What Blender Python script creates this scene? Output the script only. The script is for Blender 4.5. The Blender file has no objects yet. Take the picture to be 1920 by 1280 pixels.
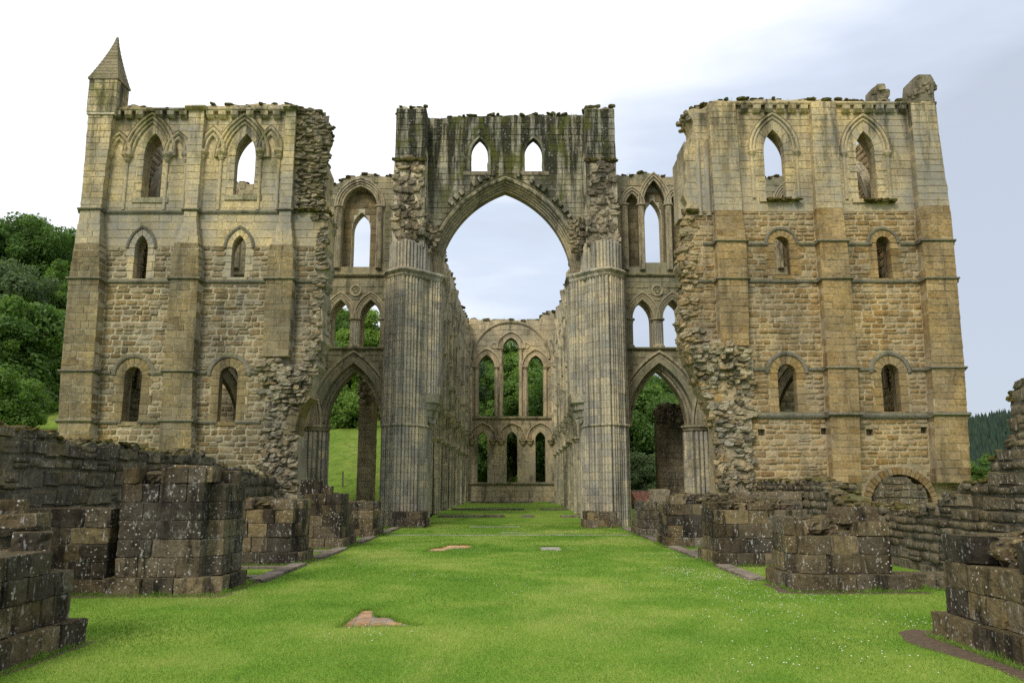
import bpy, math, random
import numpy as np
from mathutils import Vector, Matrix, noise
from mathutils.geometry import tessellate_polygon

random.seed(11); np.random.seed(11)
sc = bpy.context.scene
C = sc.collection
R = random.uniform
rad = math.radians

# ------------------------------------------------------------------ camera
FPX, PITCH, EYE = 1500.0, math.atan(267/1500.0), 2.0
cam_d = bpy.data.cameras.new('camera'); cam = bpy.data.objects.new('camera', cam_d); C.objects.link(cam)
cam.location = (0, 0, EYE); cam.rotation_euler = (math.pi/2 + PITCH, 0, 0)
cam_d.sensor_width = 36.0; cam_d.lens = 36.0*FPX/1920.0
cam_d.clip_start = 0.1; cam_d.clip_end = 3000
sc.camera = cam

# ------------------------------------------------------------------ sky, sun, exposure
SUN_EL, SUN_AZ = 42.0, 205.0           # degrees, azimuth clockwise from +Y (behind the viewer, a little to the left)
w = bpy.data.worlds.new('World'); sc.world = w; w.use_nodes = True
nt = w.node_tree; nt.nodes.clear()
def N(t, **kw):
    n = nt.nodes.new(t)
    for k, v in kw.items(): setattr(n, k, v)
    return n
def L(a, b): nt.links.new(a, b)
out = N('ShaderNodeOutputWorld'); bg = N('ShaderNodeBackground'); bg.inputs[1].default_value = 0.1
sky = N('ShaderNodeTexSky', sky_type='NISHITA'); sky.sun_disc = False
sky.sun_elevation = rad(SUN_EL); sky.sun_rotation = rad(SUN_AZ); sky.air_density = 1.0; sky.dust_density = 2.0
tc = N('ShaderNodeTexCoord'); sep = N('ShaderNodeSeparateXYZ'); L(tc.outputs['Generated'], sep.inputs[0])
mp = N('ShaderNodeMapping'); mp.inputs['Scale'].default_value = (1.0, 1.0, 4.2); L(tc.outputs['Generated'], mp.inputs[0])
n1 = N('ShaderNodeTexNoise'); n1.inputs['Scale'].default_value = 1.7; n1.inputs['Detail'].default_value = 6; n1.inputs['Roughness'].default_value = .5; L(mp.outputs[0], n1.inputs['Vector'])
# the cloud deck is thin and brilliant on the left, thicker and blue-grey on the right
m1 = N('ShaderNodeMath', operation='MULTIPLY_ADD'); m1.inputs[1].default_value = -0.74; m1.inputs[2].default_value = -0.19; L(sep.outputs['X'], m1.inputs[0])
m2 = N('ShaderNodeMath', operation='MULTIPLY_ADD'); m2.inputs[1].default_value = 1.4; L(sep.outputs['Z'], m2.inputs[0]); L(m1.outputs[0], m2.inputs[2])
m3 = N('ShaderNodeMath', operation='MULTIPLY_ADD'); m3.inputs[1].default_value = 1.25; L(n1.outputs['Fac'], m3.inputs[0]); L(m2.outputs[0], m3.inputs[2])
m4 = N('ShaderNodeMath', operation='SUBTRACT'); m4.inputs[1].default_value = 0.575; m4.use_clamp = True; L(m3.outputs[0], m4.inputs[0])
cr = N('ShaderNodeValToRGB'); e = cr.color_ramp
e.elements[0].position = 0.0; e.elements[0].color = (.43, .475, .555, 1)
e.elements[1].position = .56; e.elements[1].color = (.90, .91, .92, 1)
x = e.elements.new(.25); x.color = (.535, .595, .70, 1)
L(m4.outputs[0], cr.inputs[0])
sc10 = N('ShaderNodeVectorMath', operation='SCALE'); sc10.inputs['Scale'].default_value = 10.5; L(cr.outputs[0], sc10.inputs[0])
mixs = N('ShaderNodeMixRGB'); mixs.inputs[0].default_value = 0.88; L(sky.outputs[0], mixs.inputs[1]); L(sc10.outputs[0], mixs.inputs[2])
L(mixs.outputs[0], bg.inputs[0]); L(bg.outputs[0], out.inputs[0])

sun_d = bpy.data.lights.new('sun', 'SUN'); sun = bpy.data.objects.new('sun', sun_d); C.objects.link(sun)
sun_d.energy = 1.5; sun_d.angle = rad(14); sun_d.color = (1.0, .95, .86)
sdir = Vector((math.sin(rad(SUN_AZ))*math.cos(rad(SUN_EL)), math.cos(rad(SUN_AZ))*math.cos(rad(SUN_EL)), math.sin(rad(SUN_EL))))
sun.rotation_euler = sdir.to_track_quat('Z', 'Y').to_euler(); sun.location = (-20, -30, 60)

sc.render.engine = 'CYCLES'
sc.view_settings.view_transform = 'Standard'; sc.view_settings.look = 'None'
sc.view_settings.exposure = 0.45; sc.view_settings.gamma = 1.0
sc.cycles.use_denoising = False; sc.cycles.max_bounces = 5; sc.cycles.diffuse_bounces = 2
sc.cycles.glossy_bounces = 1; sc.cycles.transmission_bounces = 3; sc.cycles.transparent_max_bounces = 4
sc.cycles.use_adaptive_sampling = True; sc.cycles.caustics_reflective = False; sc.cycles.caustics_refractive = False

# ------------------------------------------------------------------ measuring helpers
CP, SP = math.cos(PITCH), math.sin(PITCH)
def at(px, py, Y):
    """photograph measurement -> metres (x, z) on a wall that stands at depth Y"""
    v = 640 - py; fw = FPX*CP - v*SP; up = FPX*SP + v*CP
    return ((px-960)/fw*Y, EYE + up/fw*Y)
def X(px, py, Y): return at(px, py, Y)[0]
def Z(py, Y): return at(960, py, Y)[1]
def PL(pts, Y): return [at(px, py, Y) for px, py in pts]

# ------------------------------------------------------------------ materials
MATS = {}
def new_mat(name):
    m = bpy.data.materials.new(name); m.use_nodes = True
    t = m.node_tree; t.nodes.clear(); MATS[name] = m
    o = t.nodes.new('ShaderNodeOutputMaterial'); b = t.nodes.new('ShaderNodeBsdfPrincipled')
    b.inputs['Specular IOR Level'].default_value = .18; b.inputs['Roughness'].default_value = .92
    t.links.new(b.outputs[0], o.inputs[0])
    return m, t, b
def nd(t, kind, **kw):
    n = t.nodes.new(kind)
    for k, v in kw.items():
        if k.startswith('i_'): n.inputs[int(k[2:])].default_value = v
        else: setattr(n, k, v)
    return n
def ramp(t, src, stops, interp='LINEAR'):
    r = t.nodes.new('ShaderNodeValToRGB'); el = r.color_ramp; el.interpolation = interp
    while len(el.elements) < len(stops): el.elements.new(.5)
    for q, (p, c) in zip(el.elements, stops):
        q.position = p; q.color = c if len(c) == 4 else (*c, 1)
    t.links.new(src, r.inputs[0]); return r.outputs[0]
def mathn(t, op, a, b=None, c=None, clamp=False):
    m = t.nodes.new('ShaderNodeMath'); m.operation = op; m.use_clamp = clamp
    for i, v in enumerate((a, b, c)):
        if v is None: continue
        if isinstance(v, (int, float)): m.inputs[i].default_value = v
        else: t.links.new(v, m.inputs[i])
    return m.outputs[0]
def mixc(t, f, a, b, mode='MIX'):
    m = t.nodes.new('ShaderNodeMixRGB'); m.blend_type = mode
    for i, v in enumerate((f, a, b)):
        if isinstance(v, (int, float)): m.inputs[i].default_value = v
        elif isinstance(v, tuple): m.inputs[i].default_value = (*v, 1) if len(v) == 3 else v
        else: t.links.new(v, m.inputs[i])
    return m.outputs[0]
def noise_t(t, vec, scale, detail=4, rough=.55, dist=0):
    n = t.nodes.new('ShaderNodeTexNoise'); n.inputs['Scale'].default_value = scale
    n.inputs['Detail'].default_value = detail; n.inputs['Roughness'].default_value = rough; n.inputs['Distortion'].default_value = dist
    t.links.new(vec, n.inputs['Vector']); return n.outputs['Fac']
def mapped(t, vec, s, loc=(0,0,0)):
    m = t.nodes.new('ShaderNodeMapping'); m.inputs['Scale'].default_value = s; m.inputs['Location'].default_value = loc
    t.links.new(vec, m.inputs[0]); return m.outputs[0]

def stone_mat(name, cols, grey=(.22,.21,.18), grey_amt=.5, dark=(.035,.033,.025), dark_amt=.5, dark_lo=.52,
              lichen=.0, lichen_sz=9.0, moss=.0, moss_col=(.075,.08,.018), bump=.5, zr=None, streak=(1.3,1.3,.16), pale=0.0, tone=1.0, cells=None, zsplit=None):
    """masonry: a tone for every block, drifting weathering, run-down algae streaks, lichen spots, moss on ledges, pitted relief"""
    m, t, b = new_mat(name)
    geo = nd(t, 'ShaderNodeNewGeometry'); pos = geo.outputs['Position']
    oi = nd(t, 'ShaderNodeObjectInfo'); at_ = nd(t, 'ShaderNodeAttribute', attribute_name='rnd')
    rnd = mathn(t, 'FRACT', mathn(t, 'ADD', oi.outputs['Random'], at_.outputs['Fac']))
    k = len(cols)
    if cells:                                  # jointed blocks within a course
        fl = nd(t, 'ShaderNodeVectorMath', operation='FLOOR'); ad = nd(t, 'ShaderNodeVectorMath', operation='ADD')
        t.links.new(mapped(t, pos, cells), fl.inputs[0]); cb = nd(t, 'ShaderNodeCombineXYZ')
        for q_ in range(3): t.links.new(mathn(t, 'MULTIPLY', rnd, 91.7+q_*13), cb.inputs[q_])
        t.links.new(fl.outputs[0], ad.inputs[0]); t.links.new(cb.outputs[0], ad.inputs[1])
        wn = nd(t, 'ShaderNodeTexWhiteNoise', noise_dimensions='3D'); t.links.new(ad.outputs[0], wn.inputs['Vector']); rnd = wn.outputs['Value']
    col = ramp(t, rnd, [(i/(k-1), c) for i, c in enumerate(cols)])
    if zsplit:
        sz_ = nd(t, 'ShaderNodeSeparateXYZ'); t.links.new(pos, sz_.inputs[0])
        col = mixc(t, mathn(t, 'GREATER_THAN', sz_.outputs['Z'], zsplit[0]), col, zsplit[1])
    big = noise_t(t, pos, .38, 5, .6)
    med = noise_t(t, pos, 2.3, 5, .62)
    fine = noise_t(t, pos, 11, 6, .68)
    pitv = nd(t, 'ShaderNodeTexVoronoi'); pitv.inputs['Scale'].default_value = 16; t.links.new(pos, pitv.inputs['Vector'])
    col = mixc(t, 1.0, col, ramp(t, med, [(.25, (.66,.66,.66)), (.5, (1,1,1)), (.78, (1.28,1.26,1.2))]), 'MULTIPLY')
    col = mixc(t, 1.0, col, ramp(t, fine, [(.28, (.5,.5,.5)), (.5, (1,1,1)), (.74, (1.5,1.48,1.4))]), 'MULTIPLY')
    drift = noise_t(t, mapped(t, pos, (1,1,.8), (21,9,4)), .55, 4, .6)
    col = mixc(t, 1.0, col, ramp(t, drift, [(.32, (.58,.59,.62)), (.5, (.98,.98,.98)), (.68, (1.24,1.2,1.1))]), 'MULTIPLY')
    gf = mathn(t, 'MULTIPLY', ramp(t, big, [(.40, (0,0,0)), (.66 if grey_amt < .9 else .60, (1,1,1))]), grey_amt)
    gf = mathn(t, 'MULTIPLY', gf, ramp(t, med, [(.3, (.35,)*3), (.6, (1,1,1))]))
    col = mixc(t, gf, col, grey)
    if pale:
        pn = noise_t(t, mapped(t, pos, (.9,.9,1.6), (7,3,1)), .9, 5, .65)
        col = mixc(t, mathn(t, 'MULTIPLY', ramp(t, pn, [(.52, (0,0,0)), (.64, (1,1,1))]), pale), col, (.44,.40,.30))
    st = noise_t(t, mapped(t, pos, streak, (3,1,0)), 1.5, 6, .66)
    sf = mathn(t, 'MULTIPLY', ramp(t, st, [(dark_lo, (0,0,0)), (dark_lo+.13, (1,1,1))]), dark_amt)
    if zr:
        sp = nd(t, 'ShaderNodeSeparateXYZ'); t.links.new(pos, sp.inputs[0])
        mr = nd(t, 'ShaderNodeMapRange'); t.links.new(mathn(t, 'MULTIPLY_ADD', mathn(t, 'SUBTRACT', big, .5), 5.0, sp.outputs['Z']), mr.inputs['Value'])
        mr.inputs['From Min'].default_value = zr[0]; mr.inputs['From Max'].default_value = zr[1]; mr.inputs['To Min'].default_value = .12
        sf = mathn(t, 'MULTIPLY', sf, mr.outputs[0])
    col = mixc(t, sf, col, dark)
    if lichen:
        v = nd(t, 'ShaderNodeTexVoronoi'); v.inputs['Scale'].default_value = lichen_sz; v.inputs['Randomness'].default_value = 1
        t.links.new(mixc(t, .12, pos, pos), v.inputs['Vector'])
        d = mathn(t, 'ADD', v.outputs['Distance'], mathn(t, 'MULTIPLY', mathn(t, 'SUBTRACT', fine, .5), .45))
        big2 = noise_t(t, mapped(t, pos, (1,1,1), (11,4,2)), 1.6, 3, .6)
        spot = ramp(t, d, [(.14, (1,1,1)), (.24, (0,0,0))])
        spot = mathn(t, 'MULTIPLY', spot, ramp(t, big2, [(.42, (0,0,0)), (.56, (1,1,1))]))
        runs = ramp(t, noise_t(t, mapped(t, pos, (13.0,13.0,4.2), (2,7,0)), 1.0, 5, .70), [(.60, (0,0,0)), (.66, (1,1,1))])
        runs = mathn(t, 'MULTIPLY', mathn(t, 'MAXIMUM', runs, mathn(t, 'MULTIPLY', ramp(t, noise_t(t, mapped(t, pos, (1,1,.8), (12,3,8)), 3.1, 7, .78), [(.60, (0,0,0)), (.69, (1,1,1))]), .8)), .7)
        v2 = nd(t, 'ShaderNodeTexVoronoi'); v2.inputs['Scale'].default_value = lichen_sz*.7; t.links.new(mapped(t, pos, (1,1,1), (3.3,8.1,2.2)), v2.inputs['Vector'])
        d2 = mathn(t, 'ADD', v2.outputs['Distance'], mathn(t, 'MULTIPLY', mathn(t, 'SUBTRACT', fine, .5), .9))
        big3 = noise_t(t, mapped(t, pos, (1,1,1), (1,14,5)), 1.1, 4, .65)
        spot2 = mathn(t, 'MULTIPLY', ramp(t, d2, [(.04, (1,1,1)), (.16, (0,0,0))]), ramp(t, big3, [(.52, (0,0,0)), (.64, (.85,)*3)]))
        spot = mathn(t, 'MAXIMUM', spot, spot2)
        col = mixc(t, mathn(t, 'MULTIPLY', mathn(t, 'MAXIMUM', spot, runs), lichen), col, (.50,.49,.45))
    if moss:
        sn = nd(t, 'ShaderNodeSeparateXYZ'); t.links.new(geo.outputs['Normal'], sn.inputs[0])
        mf = ramp(t, mathn(t, 'MULTIPLY_ADD', mathn(t, 'SUBTRACT', med, .5), 1.3, sn.outputs['Z']), [(.30, (0,0,0)), (.62, (1,1,1))])
        ms = ramp(t, noise_t(t, mapped(t, pos, (1,1,.55), (5,5,9)), 1.1, 6, .7), [(.60 if moss < .85 else .52, (0,0,0)), (.70 if moss < .85 else .61, (1,1,1))])
        mf = mathn(t, 'MULTIPLY', mathn(t, 'MAXIMUM', mf, mathn(t, 'MULTIPLY', ms, .8)), moss, clamp=True)
        if zr: mf = mathn(t, 'MULTIPLY', mf, mr.outputs[0])
        col = mixc(t, mf, col, mixc(t, fine, moss_col, tuple(c*1.9 for c in moss_col)))
    if tone != 1.0: col = mixc(t, 1.0, col, (tone,)*3, 'MULTIPLY')
    t.links.new(col, b.inputs['Base Color'])
    bp = nd(t, 'ShaderNodeBump'); bp.inputs['Strength'].default_value = bump; bp.inputs['Distance'].default_value = .035
    hgt = mathn(t, 'ADD', mathn(t, 'MULTIPLY', fine, .8), mathn(t, 'ADD', mathn(t, 'MULTIPLY', med, 1.0), mathn(t, 'MULTIPLY', mathn(t, 'MINIMUM', pitv.outputs['Distance'], .4), .6)))
    t.links.new(hgt, bp.inputs['Height']); t.links.new(bp.outputs[0], b.inputs['Normal'])
    return m

OCH = [(.17,.12,.055), (.27,.195,.09), (.32,.245,.125), (.22,.17,.09), (.29,.20,.085), (.38,.305,.18), (.25,.215,.145)]
OCHR = [(.22,.135,.05), (.34,.225,.09), (.40,.285,.13), (.27,.185,.08), (.30,.18,.06), (.44,.335,.18), (.32,.255,.155)]
M_RUB_L = stone_mat('rubble masonry left', OCH, grey_amt=.45, dark_amt=.4, pale=.5, bump=.8, moss=.35, zr=None, tone=.86)
M_RUB_R = stone_mat('rubble masonry right', OCHR, grey=(.25,.22,.16), grey_amt=.35, dark_amt=.4, pale=.3, bump=.8, tone=.88)
M_BUT_L = stone_mat('buttress ashlar left', [(.19,.14,.062), (.27,.205,.095), (.235,.18,.085), (.31,.245,.125), (.22,.172,.088)], grey=(.20,.19,.15), grey_amt=.6, dark_amt=.5, bump=.5, tone=.9)
M_BUT_R = stone_mat('buttress ashlar right', [(.27,.17,.06), (.36,.25,.105), (.31,.21,.085), (.41,.295,.14), (.29,.20,.09)], grey=(.25,.22,.165), grey_amt=.5, dark_amt=.45, bump=.5, tone=.9)
M_UP_L = stone_mat('upper ashlar left', [(.50,.395,.205), (.58,.465,.25), (.54,.435,.24), (.47,.395,.245), (.60,.49,.27)], grey=(.26,.25,.215), grey_amt=.95, dark=(.04,.038,.022), dark_amt=.95, dark_lo=.47, zr=(13.5,18.2), moss=.9, bump=.45)
M_UP_R = stone_mat('upper ashlar right', [(.48,.37,.19), (.56,.44,.23), (.52,.41,.22), (.44,.365,.225), (.58,.465,.25)], grey=(.26,.245,.205), grey_amt=.95, dark=(.05,.044,.027), dark_amt=.9, dark_lo=.47, zr=(13.0,18.0), moss=.6, lichen=.3, bump=.45)
M_CORE = stone_mat('lime mortar core', [(.48,.42,.30), (.52,.46,.33)], grey_amt=.3, dark_amt=.25, bump=.8)
M_CORE_TL = stone_mat('mortar of the left transept', [(.38,.325,.215), (.43,.375,.26)], grey_amt=.5, dark_amt=.3, bump=.8, zsplit=(Z(462, 32.0), (.52,.42,.23)))
M_CORE_TR = stone_mat('mortar of the right transept', [(.38,.30,.175), (.43,.345,.21)], grey_amt=.4, dark_amt=.3, bump=.8, zsplit=(Z(397, 32.0), (.50,.40,.22)))
M_CORE_R = stone_mat('warm mortar core', [(.48,.39,.24), (.52,.43,.28)], grey_amt=.25, dark_amt=.2, bump=.8)
M_BROKEN = stone_mat('broken rubble core', [(.11,.09,.06), (.22,.18,.115), (.38,.325,.225), (.27,.19,.095), (.46,.41,.31), (.16,.14,.10)], grey_amt=.5, dark_amt=.7, lichen=.45, moss=.4, bump=1.0)
M_BROKEN_W = stone_mat('warm broken core', [(.28,.185,.075), (.42,.31,.155), (.48,.385,.23), (.30,.24,.15), (.20,.135,.06)], grey_amt=.35, dark_amt=.4, lichen=.25, moss=.25, bump=1.0)
M_BROKEN_T = stone_mat('tower torn core', [(.15,.12,.075), (.31,.25,.155), (.44,.36,.23), (.24,.185,.105), (.37,.315,.22)], grey_amt=.5, dark_amt=.75, dark_lo=.47, lichen=.25, moss=.4, bump=1.0)
M_PIER = stone_mat('clustered shaft stone', [(.34,.30,.21), (.50,.44,.31), (.42,.38,.285), (.57,.48,.32), (.31,.295,.245), (.46,.42,.325)], grey=(.32,.31,.275), grey_amt=.6, dark=(.075,.068,.052), dark_amt=.75, dark_lo=.52, streak=(3.4,3.4,.05), moss=.2, bump=.4, cells=(2.1,2.1,0.0))
M_WALL_E = stone_mat('grey green ashlar', [(.25,.22,.13), (.33,.29,.18), (.29,.26,.17), (.39,.32,.185), (.22,.21,.15)], grey=(.20,.21,.145), grey_amt=.75, dark=(.07,.075,.04), dark_amt=.65, dark_lo=.5, moss=.4, bump=.4)
M_XWALL = stone_mat('algae stained tower wall', [(.29,.265,.19), (.36,.325,.23), (.31,.285,.17), (.25,.24,.175)], grey=(.30,.295,.245), grey_amt=.6, dark=(.024,.024,.013), dark_amt=.96, dark_lo=.385, streak=(1.9,1.9,.16), zr=(14.2,18.6), moss=1.0, moss_col=(.055,.06,.010), lichen=.5, lichen_sz=5, bump=.8)
M_ARCH = stone_mat('arch moulding stone', [(.34,.285,.175), (.44,.37,.23), (.39,.335,.215)], grey=(.24,.23,.19), grey_amt=.7, dark=(.06,.05,.035), dark_amt=.7, dark_lo=.52, streak=(2.0,2.0,.6), bump=.4, cells=(1.9,1.9,2.6))
M_PRES = stone_mat('presbytery stone', [(.36,.325,.225), (.58,.51,.34), (.49,.44,.31), (.66,.56,.36), (.30,.28,.21)], grey=(.34,.325,.26), grey_amt=.7, dark=(.05,.048,.028), dark_amt=.75, dark_lo=.5, streak=(4.5,4.5,.10), moss=.4, bump=.4, cells=(1.3,1.3,2.2))
M_GABLE = stone_mat('east gable stone', [(.40,.33,.205), (.52,.43,.27), (.46,.385,.245)], grey=(.28,.265,.205), grey_amt=.6, dark=(.06,.055,.035), dark_amt=.7, dark_lo=.53, streak=(1.2,1.2,.3), moss=.5, bump=.4)
DKC = [(.060,.043,.023), (.15,.11,.052), (.018,.014,.010), (.24,.18,.085), (.085,.064,.038), (.026,.020,.015), (.17,.135,.085), (.12,.085,.042)]
M_DARK = stone_mat('dark lichened block', DKC, grey=(.20,.18,.15), grey_amt=.42, dark=(.012,.010,.008), dark_amt=.85, dark_lo=.51, streak=(2.6,2.6,.6), lichen=.9, lichen_sz=13, moss=.5, moss_col=(.055,.044,.012), bump=1.0)
M_DARKW = stone_mat('dark aisle rubble', [(.095,.075,.05), (.15,.122,.08), (.06,.05,.036), (.20,.165,.105), (.12,.102,.075)], grey=(.20,.19,.16), grey_amt=.6, dark=(.016,.014,.011), dark_amt=.7, dark_lo=.52, lichen=.85, lichen_sz=11, moss=.7, moss_col=(.085,.07,.016), bump=1.0)
M_DARKWR = stone_mat('brown aisle rubble', [(.12,.088,.05), (.175,.135,.08), (.085,.066,.042), (.21,.165,.10), (.14,.12,.085)], grey=(.19,.175,.14), grey_amt=.55, dark=(.025,.021,.016), dark_amt=.65, dark_lo=.52, lichen=.85, lichen_sz=11, moss=.5, moss_col=(.085,.07,.016), bump=1.0)
M_DCORE = stone_mat('dark earth mortar', [(.09,.077,.056), (.12,.105,.08)], grey_amt=.4, dark_amt=.5, lichen=.5, moss=.6, bump=1.0)
M_JOINT = stone_mat('weathered lime joint', [(.17,.15,.115), (.22,.195,.155)], grey_amt=.4, dark_amt=.6, lichen=.5, moss=.5, bump=1.0)
M_KERB = stone_mat('kerb slab', [(.17,.135,.10), (.24,.20,.155), (.14,.115,.085)], grey=(.22,.205,.18), grey_amt=.5, dark=(.04,.035,.028), dark_amt=.6, lichen=.5, bump=.6)
M_TILE = stone_mat('worn clay floor tile', [(.50,.27,.12), (.44,.24,.12), (.36,.27,.19), (.55,.32,.16), (.40,.20,.10)], grey=(.36,.29,.22), grey_amt=.55, dark_amt=.3, bump=.5, pale=.2)
M_SLAB = stone_mat('pale grave slab', [(.36,.335,.29), (.40,.375,.33)], grey_amt=.4, dark_amt=.3, bump=.4)
M_MOSS = stone_mat('cushion moss', [(.06,.058,.013), (.10,.092,.022), (.14,.115,.033), (.07,.05,.017)], grey=(.12,.10,.045), grey_amt=.4, dark=(.03,.026,.012), dark_amt=.5, bump=1.0)
M_ROOF = stone_mat('red pantile', [(.36,.155,.10), (.42,.19,.125), (.31,.14,.095)], grey=(.27,.13,.09), grey_amt=.4, dark_amt=.2, bump=.2)
M_STRING = stone_mat('weathered string course', [(.15,.135,.10), (.20,.18,.135), (.17,.155,.12)], grey=(.14,.135,.115), grey_amt=.5, dark=(.05,.046,.034), dark_amt=.6, moss=.5, lichen=.3, bump=.6)
M_SPIRE = stone_mat('spire slabs', [(.19,.16,.10), (.26,.22,.14), (.22,.19,.125)], grey=(.16,.15,.115), grey_amt=.5, dark_amt=.6, moss=.55, bump=.6)

def lawn_mat(name, far=False):
    m, t, b = new_mat(name)
    pos = nd(t, 'ShaderNodeNewGeometry').outputs['Position']
    a = noise_t(t, pos, .33, 4, .6); c = noise_t(t, pos, 2.2, 5, .65); d = noise_t(t, mapped(t, pos, (1,.6,1)), 34, 4, .75)
    col = ramp(t, a, [(.30, (.090,.190,.021)), (.48, (.150,.262,.033)), (.64, (.232,.312,.056))])
    col = mixc(t, ramp(t, c, [(.58, (0,0,0)), (.74, (.55,)*3)]), col, (.26,.26,.07))
    col = mixc(t, 1.0, col, ramp(t, d, [(.28, (.55,.58,.5)), (.5, (1,1,1)), (.75, (1.35,1.3,1.2))]), 'MULTIPLY')
    t.links.new(col, b.inputs['Base Color']); b.inputs['Roughness'].default_value = 1; b.inputs['Specular IOR Level'].default_value = .05
    bp = nd(t, 'ShaderNodeBump'); bp.inputs['Strength'].default_value = .6; bp.inputs['Distance'].default_value = .03
    t.links.new(d, bp.inputs['Height']); t.links.new(bp.outputs[0], b.inputs['Normal'])
    return m
M_LAWN = lawn_mat('mown lawn')
def meadow_mat():
    m, t, b = new_mat('meadow and woodland floor')
    pos = nd(t, 'ShaderNodeNewGeometry').outputs['Position']
    a = noise_t(t, pos, .12, 5, .65); c = noise_t(t, mapped(t, pos, (1,.5,1)), 1.6, 6, .75)
    col = ramp(t, a, [(.3, (.10,.18,.025)), (.5, (.15,.225,.035)), (.7, (.24,.27,.075))])
    col = mixc(t, 1.0, col, ramp(t, c, [(.3, (.5,.55,.5)), (.5, (1,1,1)), (.7, (1.3,1.25,1.1))]), 'MULTIPLY')
    t.links.new(col, b.inputs['Base Color']); b.inputs['Roughness'].default_value = 1; b.inputs['Specular IOR Level'].default_value = .05
    bp = nd(t, 'ShaderNodeBump'); bp.inputs['Strength'].default_value = 1; bp.inputs['Distance'].default_value = .25
    t.links.new(c, bp.inputs['Height']); t.links.new(bp.outputs[0], b.inputs['Normal'])
    return m
M_MEADOW = meadow_mat()
def soil_or_shade_mat():
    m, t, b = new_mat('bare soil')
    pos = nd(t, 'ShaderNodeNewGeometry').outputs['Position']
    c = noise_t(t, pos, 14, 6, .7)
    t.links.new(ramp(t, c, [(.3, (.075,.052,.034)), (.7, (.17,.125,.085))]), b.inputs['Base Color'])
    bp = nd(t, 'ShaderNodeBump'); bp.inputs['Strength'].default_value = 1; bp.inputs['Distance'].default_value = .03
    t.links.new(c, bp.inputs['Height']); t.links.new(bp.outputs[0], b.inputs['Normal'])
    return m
M_SOIL_OR_SHADE = soil_or_shade_mat()
def leaf_mat(name, cols, trans=.42, rough=.55):
    m = bpy.data.materials.new(name); m.use_nodes = True; t = m.node_tree; t.nodes.clear(); MATS[name] = m
    o = t.nodes.new('ShaderNodeOutputMaterial'); df = t.nodes.new('ShaderNodeBsdfPrincipled'); tr = t.nodes.new('ShaderNodeBsdfTranslucent'); mx = t.nodes.new('ShaderNodeMixShader')
    df.inputs['Roughness'].default_value = rough; df.inputs['Specular IOR Level'].default_value = .25
    a_ = nd(t, 'ShaderNodeAttribute', attribute_name='rnd'); oi = nd(t, 'ShaderNodeObjectInfo')
    k = len(cols)
    col = ramp(t, a_.outputs['Fac'], [(i/(k-1), c) for i, c in enumerate(cols)])
    col = mixc(t, 1.0, col, ramp(t, oi.outputs['Random'], [(0, (.72,.78,.75)), (.5, (1,1,1)), (1, (1.25,1.2,1.0))]), 'MULTIPLY')
    t.links.new(col, df.inputs['Base Color']); t.links.new(mixc(t, 1.0, col, (1.3,1.4,.7), 'MULTIPLY'), tr.inputs[0])
    mx.inputs[0].default_value = trans
    t.links.new(df.outputs[0], mx.inputs[1]); t.links.new(tr.outputs[0], mx.inputs[2]); t.links.new(mx.outputs[0], o.inputs[0])
    return m
M_LEAF = [leaf_mat('oak leaves', [(.050,.105,.024), (.088,.165,.036), (.13,.22,.048)]),
          leaf_mat('ash leaves', [(.095,.165,.030), (.145,.24,.046), (.20,.30,.065)]),
          leaf_mat('willow leaves', [(.07,.115,.05), (.105,.155,.07), (.14,.19,.09)])]
M_GRASSB = leaf_mat('grass blades', [(.088,.195,.022), (.155,.285,.036), (.235,.355,.060), (.43,.43,.16)], .3, .6)
M_CONIF = leaf_mat('conifer needles', [(.012,.030,.016), (.02,.045,.022), (.03,.058,.026)], .1)
M_BARK = stone_mat('tree bark', [(.07,.055,.04), (.10,.08,.06)], grey_amt=.3, dark_amt=.5, moss=.5, bump=1.0)
m, t, b = new_mat('daisy petals'); b.inputs['Base Color'].default_value = (.8,.8,.76,1); M_DAISY = m
m, t, b = new_mat('weathered post wood')
t.links.new(ramp(t, noise_t(t, nd(t, 'ShaderNodeNewGeometry').outputs['Position'], 9), [(.3, (.09,.07,.05)), (.7, (.17,.14,.1))]), b.inputs['Base Color']); M_POST = m

# ------------------------------------------------------------------ object helpers
def mesh_obj(name, verts, faces, mat, parent=None, smooth=False, attr=None):
    me = bpy.data.meshes.new(name)
    me.from_pydata([tuple(v) for v in verts], [], faces)
    me.validate(); me.update()
    if mat: me.materials.append(mat)
    if smooth: me.polygons.foreach_set('use_smooth', [True]*len(me.polygons))
    if attr is not None:
        a = me.attributes.new('rnd', 'FLOAT', 'POINT'); a.data.foreach_set('value', np.asarray(attr, dtype=np.float32))
    o = bpy.data.objects.new(name, me); C.objects.link(o)
    if parent: o.parent = parent
    return o
def np_mesh(name, V, F4, mat, parent=None, attr=None, smooth=False):
    """fast builder: V (n,3), F4 = list of index arrays, each (m,3) or (m,4)"""
    me = bpy.data.meshes.new(name)
    V = np.ascontiguousarray(V, dtype=np.float32)
    me.vertices.add(len(V)); me.vertices.foreach_set('co', V.ravel())
    tot = np.concatenate([np.full(len(f), f.shape[1], dtype=np.int32) for f in F4])
    idx = np.concatenate([f.ravel() for f in F4]).astype(np.int32)
    me.loops.add(len(idx)); me.loops.foreach_set('vertex_index', idx)
    me.polygons.add(len(tot)); me.polygons.foreach_set('loop_start', (np.cumsum(tot)-tot).astype(np.int32))
    me.update(calc_edges=True)
    if smooth: me.polygons.foreach_set('use_smooth', [True]*len(tot))
    if attr is not None:
        a = me.attributes.new('rnd', 'FLOAT', 'POINT'); a.data.foreach_set('value', np.asarray(attr, dtype=np.float32))
    if mat: me.materials.append(mat)
    o = bpy.data.objects.new(name, me); C.objects.link(o)
    if parent: o.parent = parent
    return o
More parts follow.
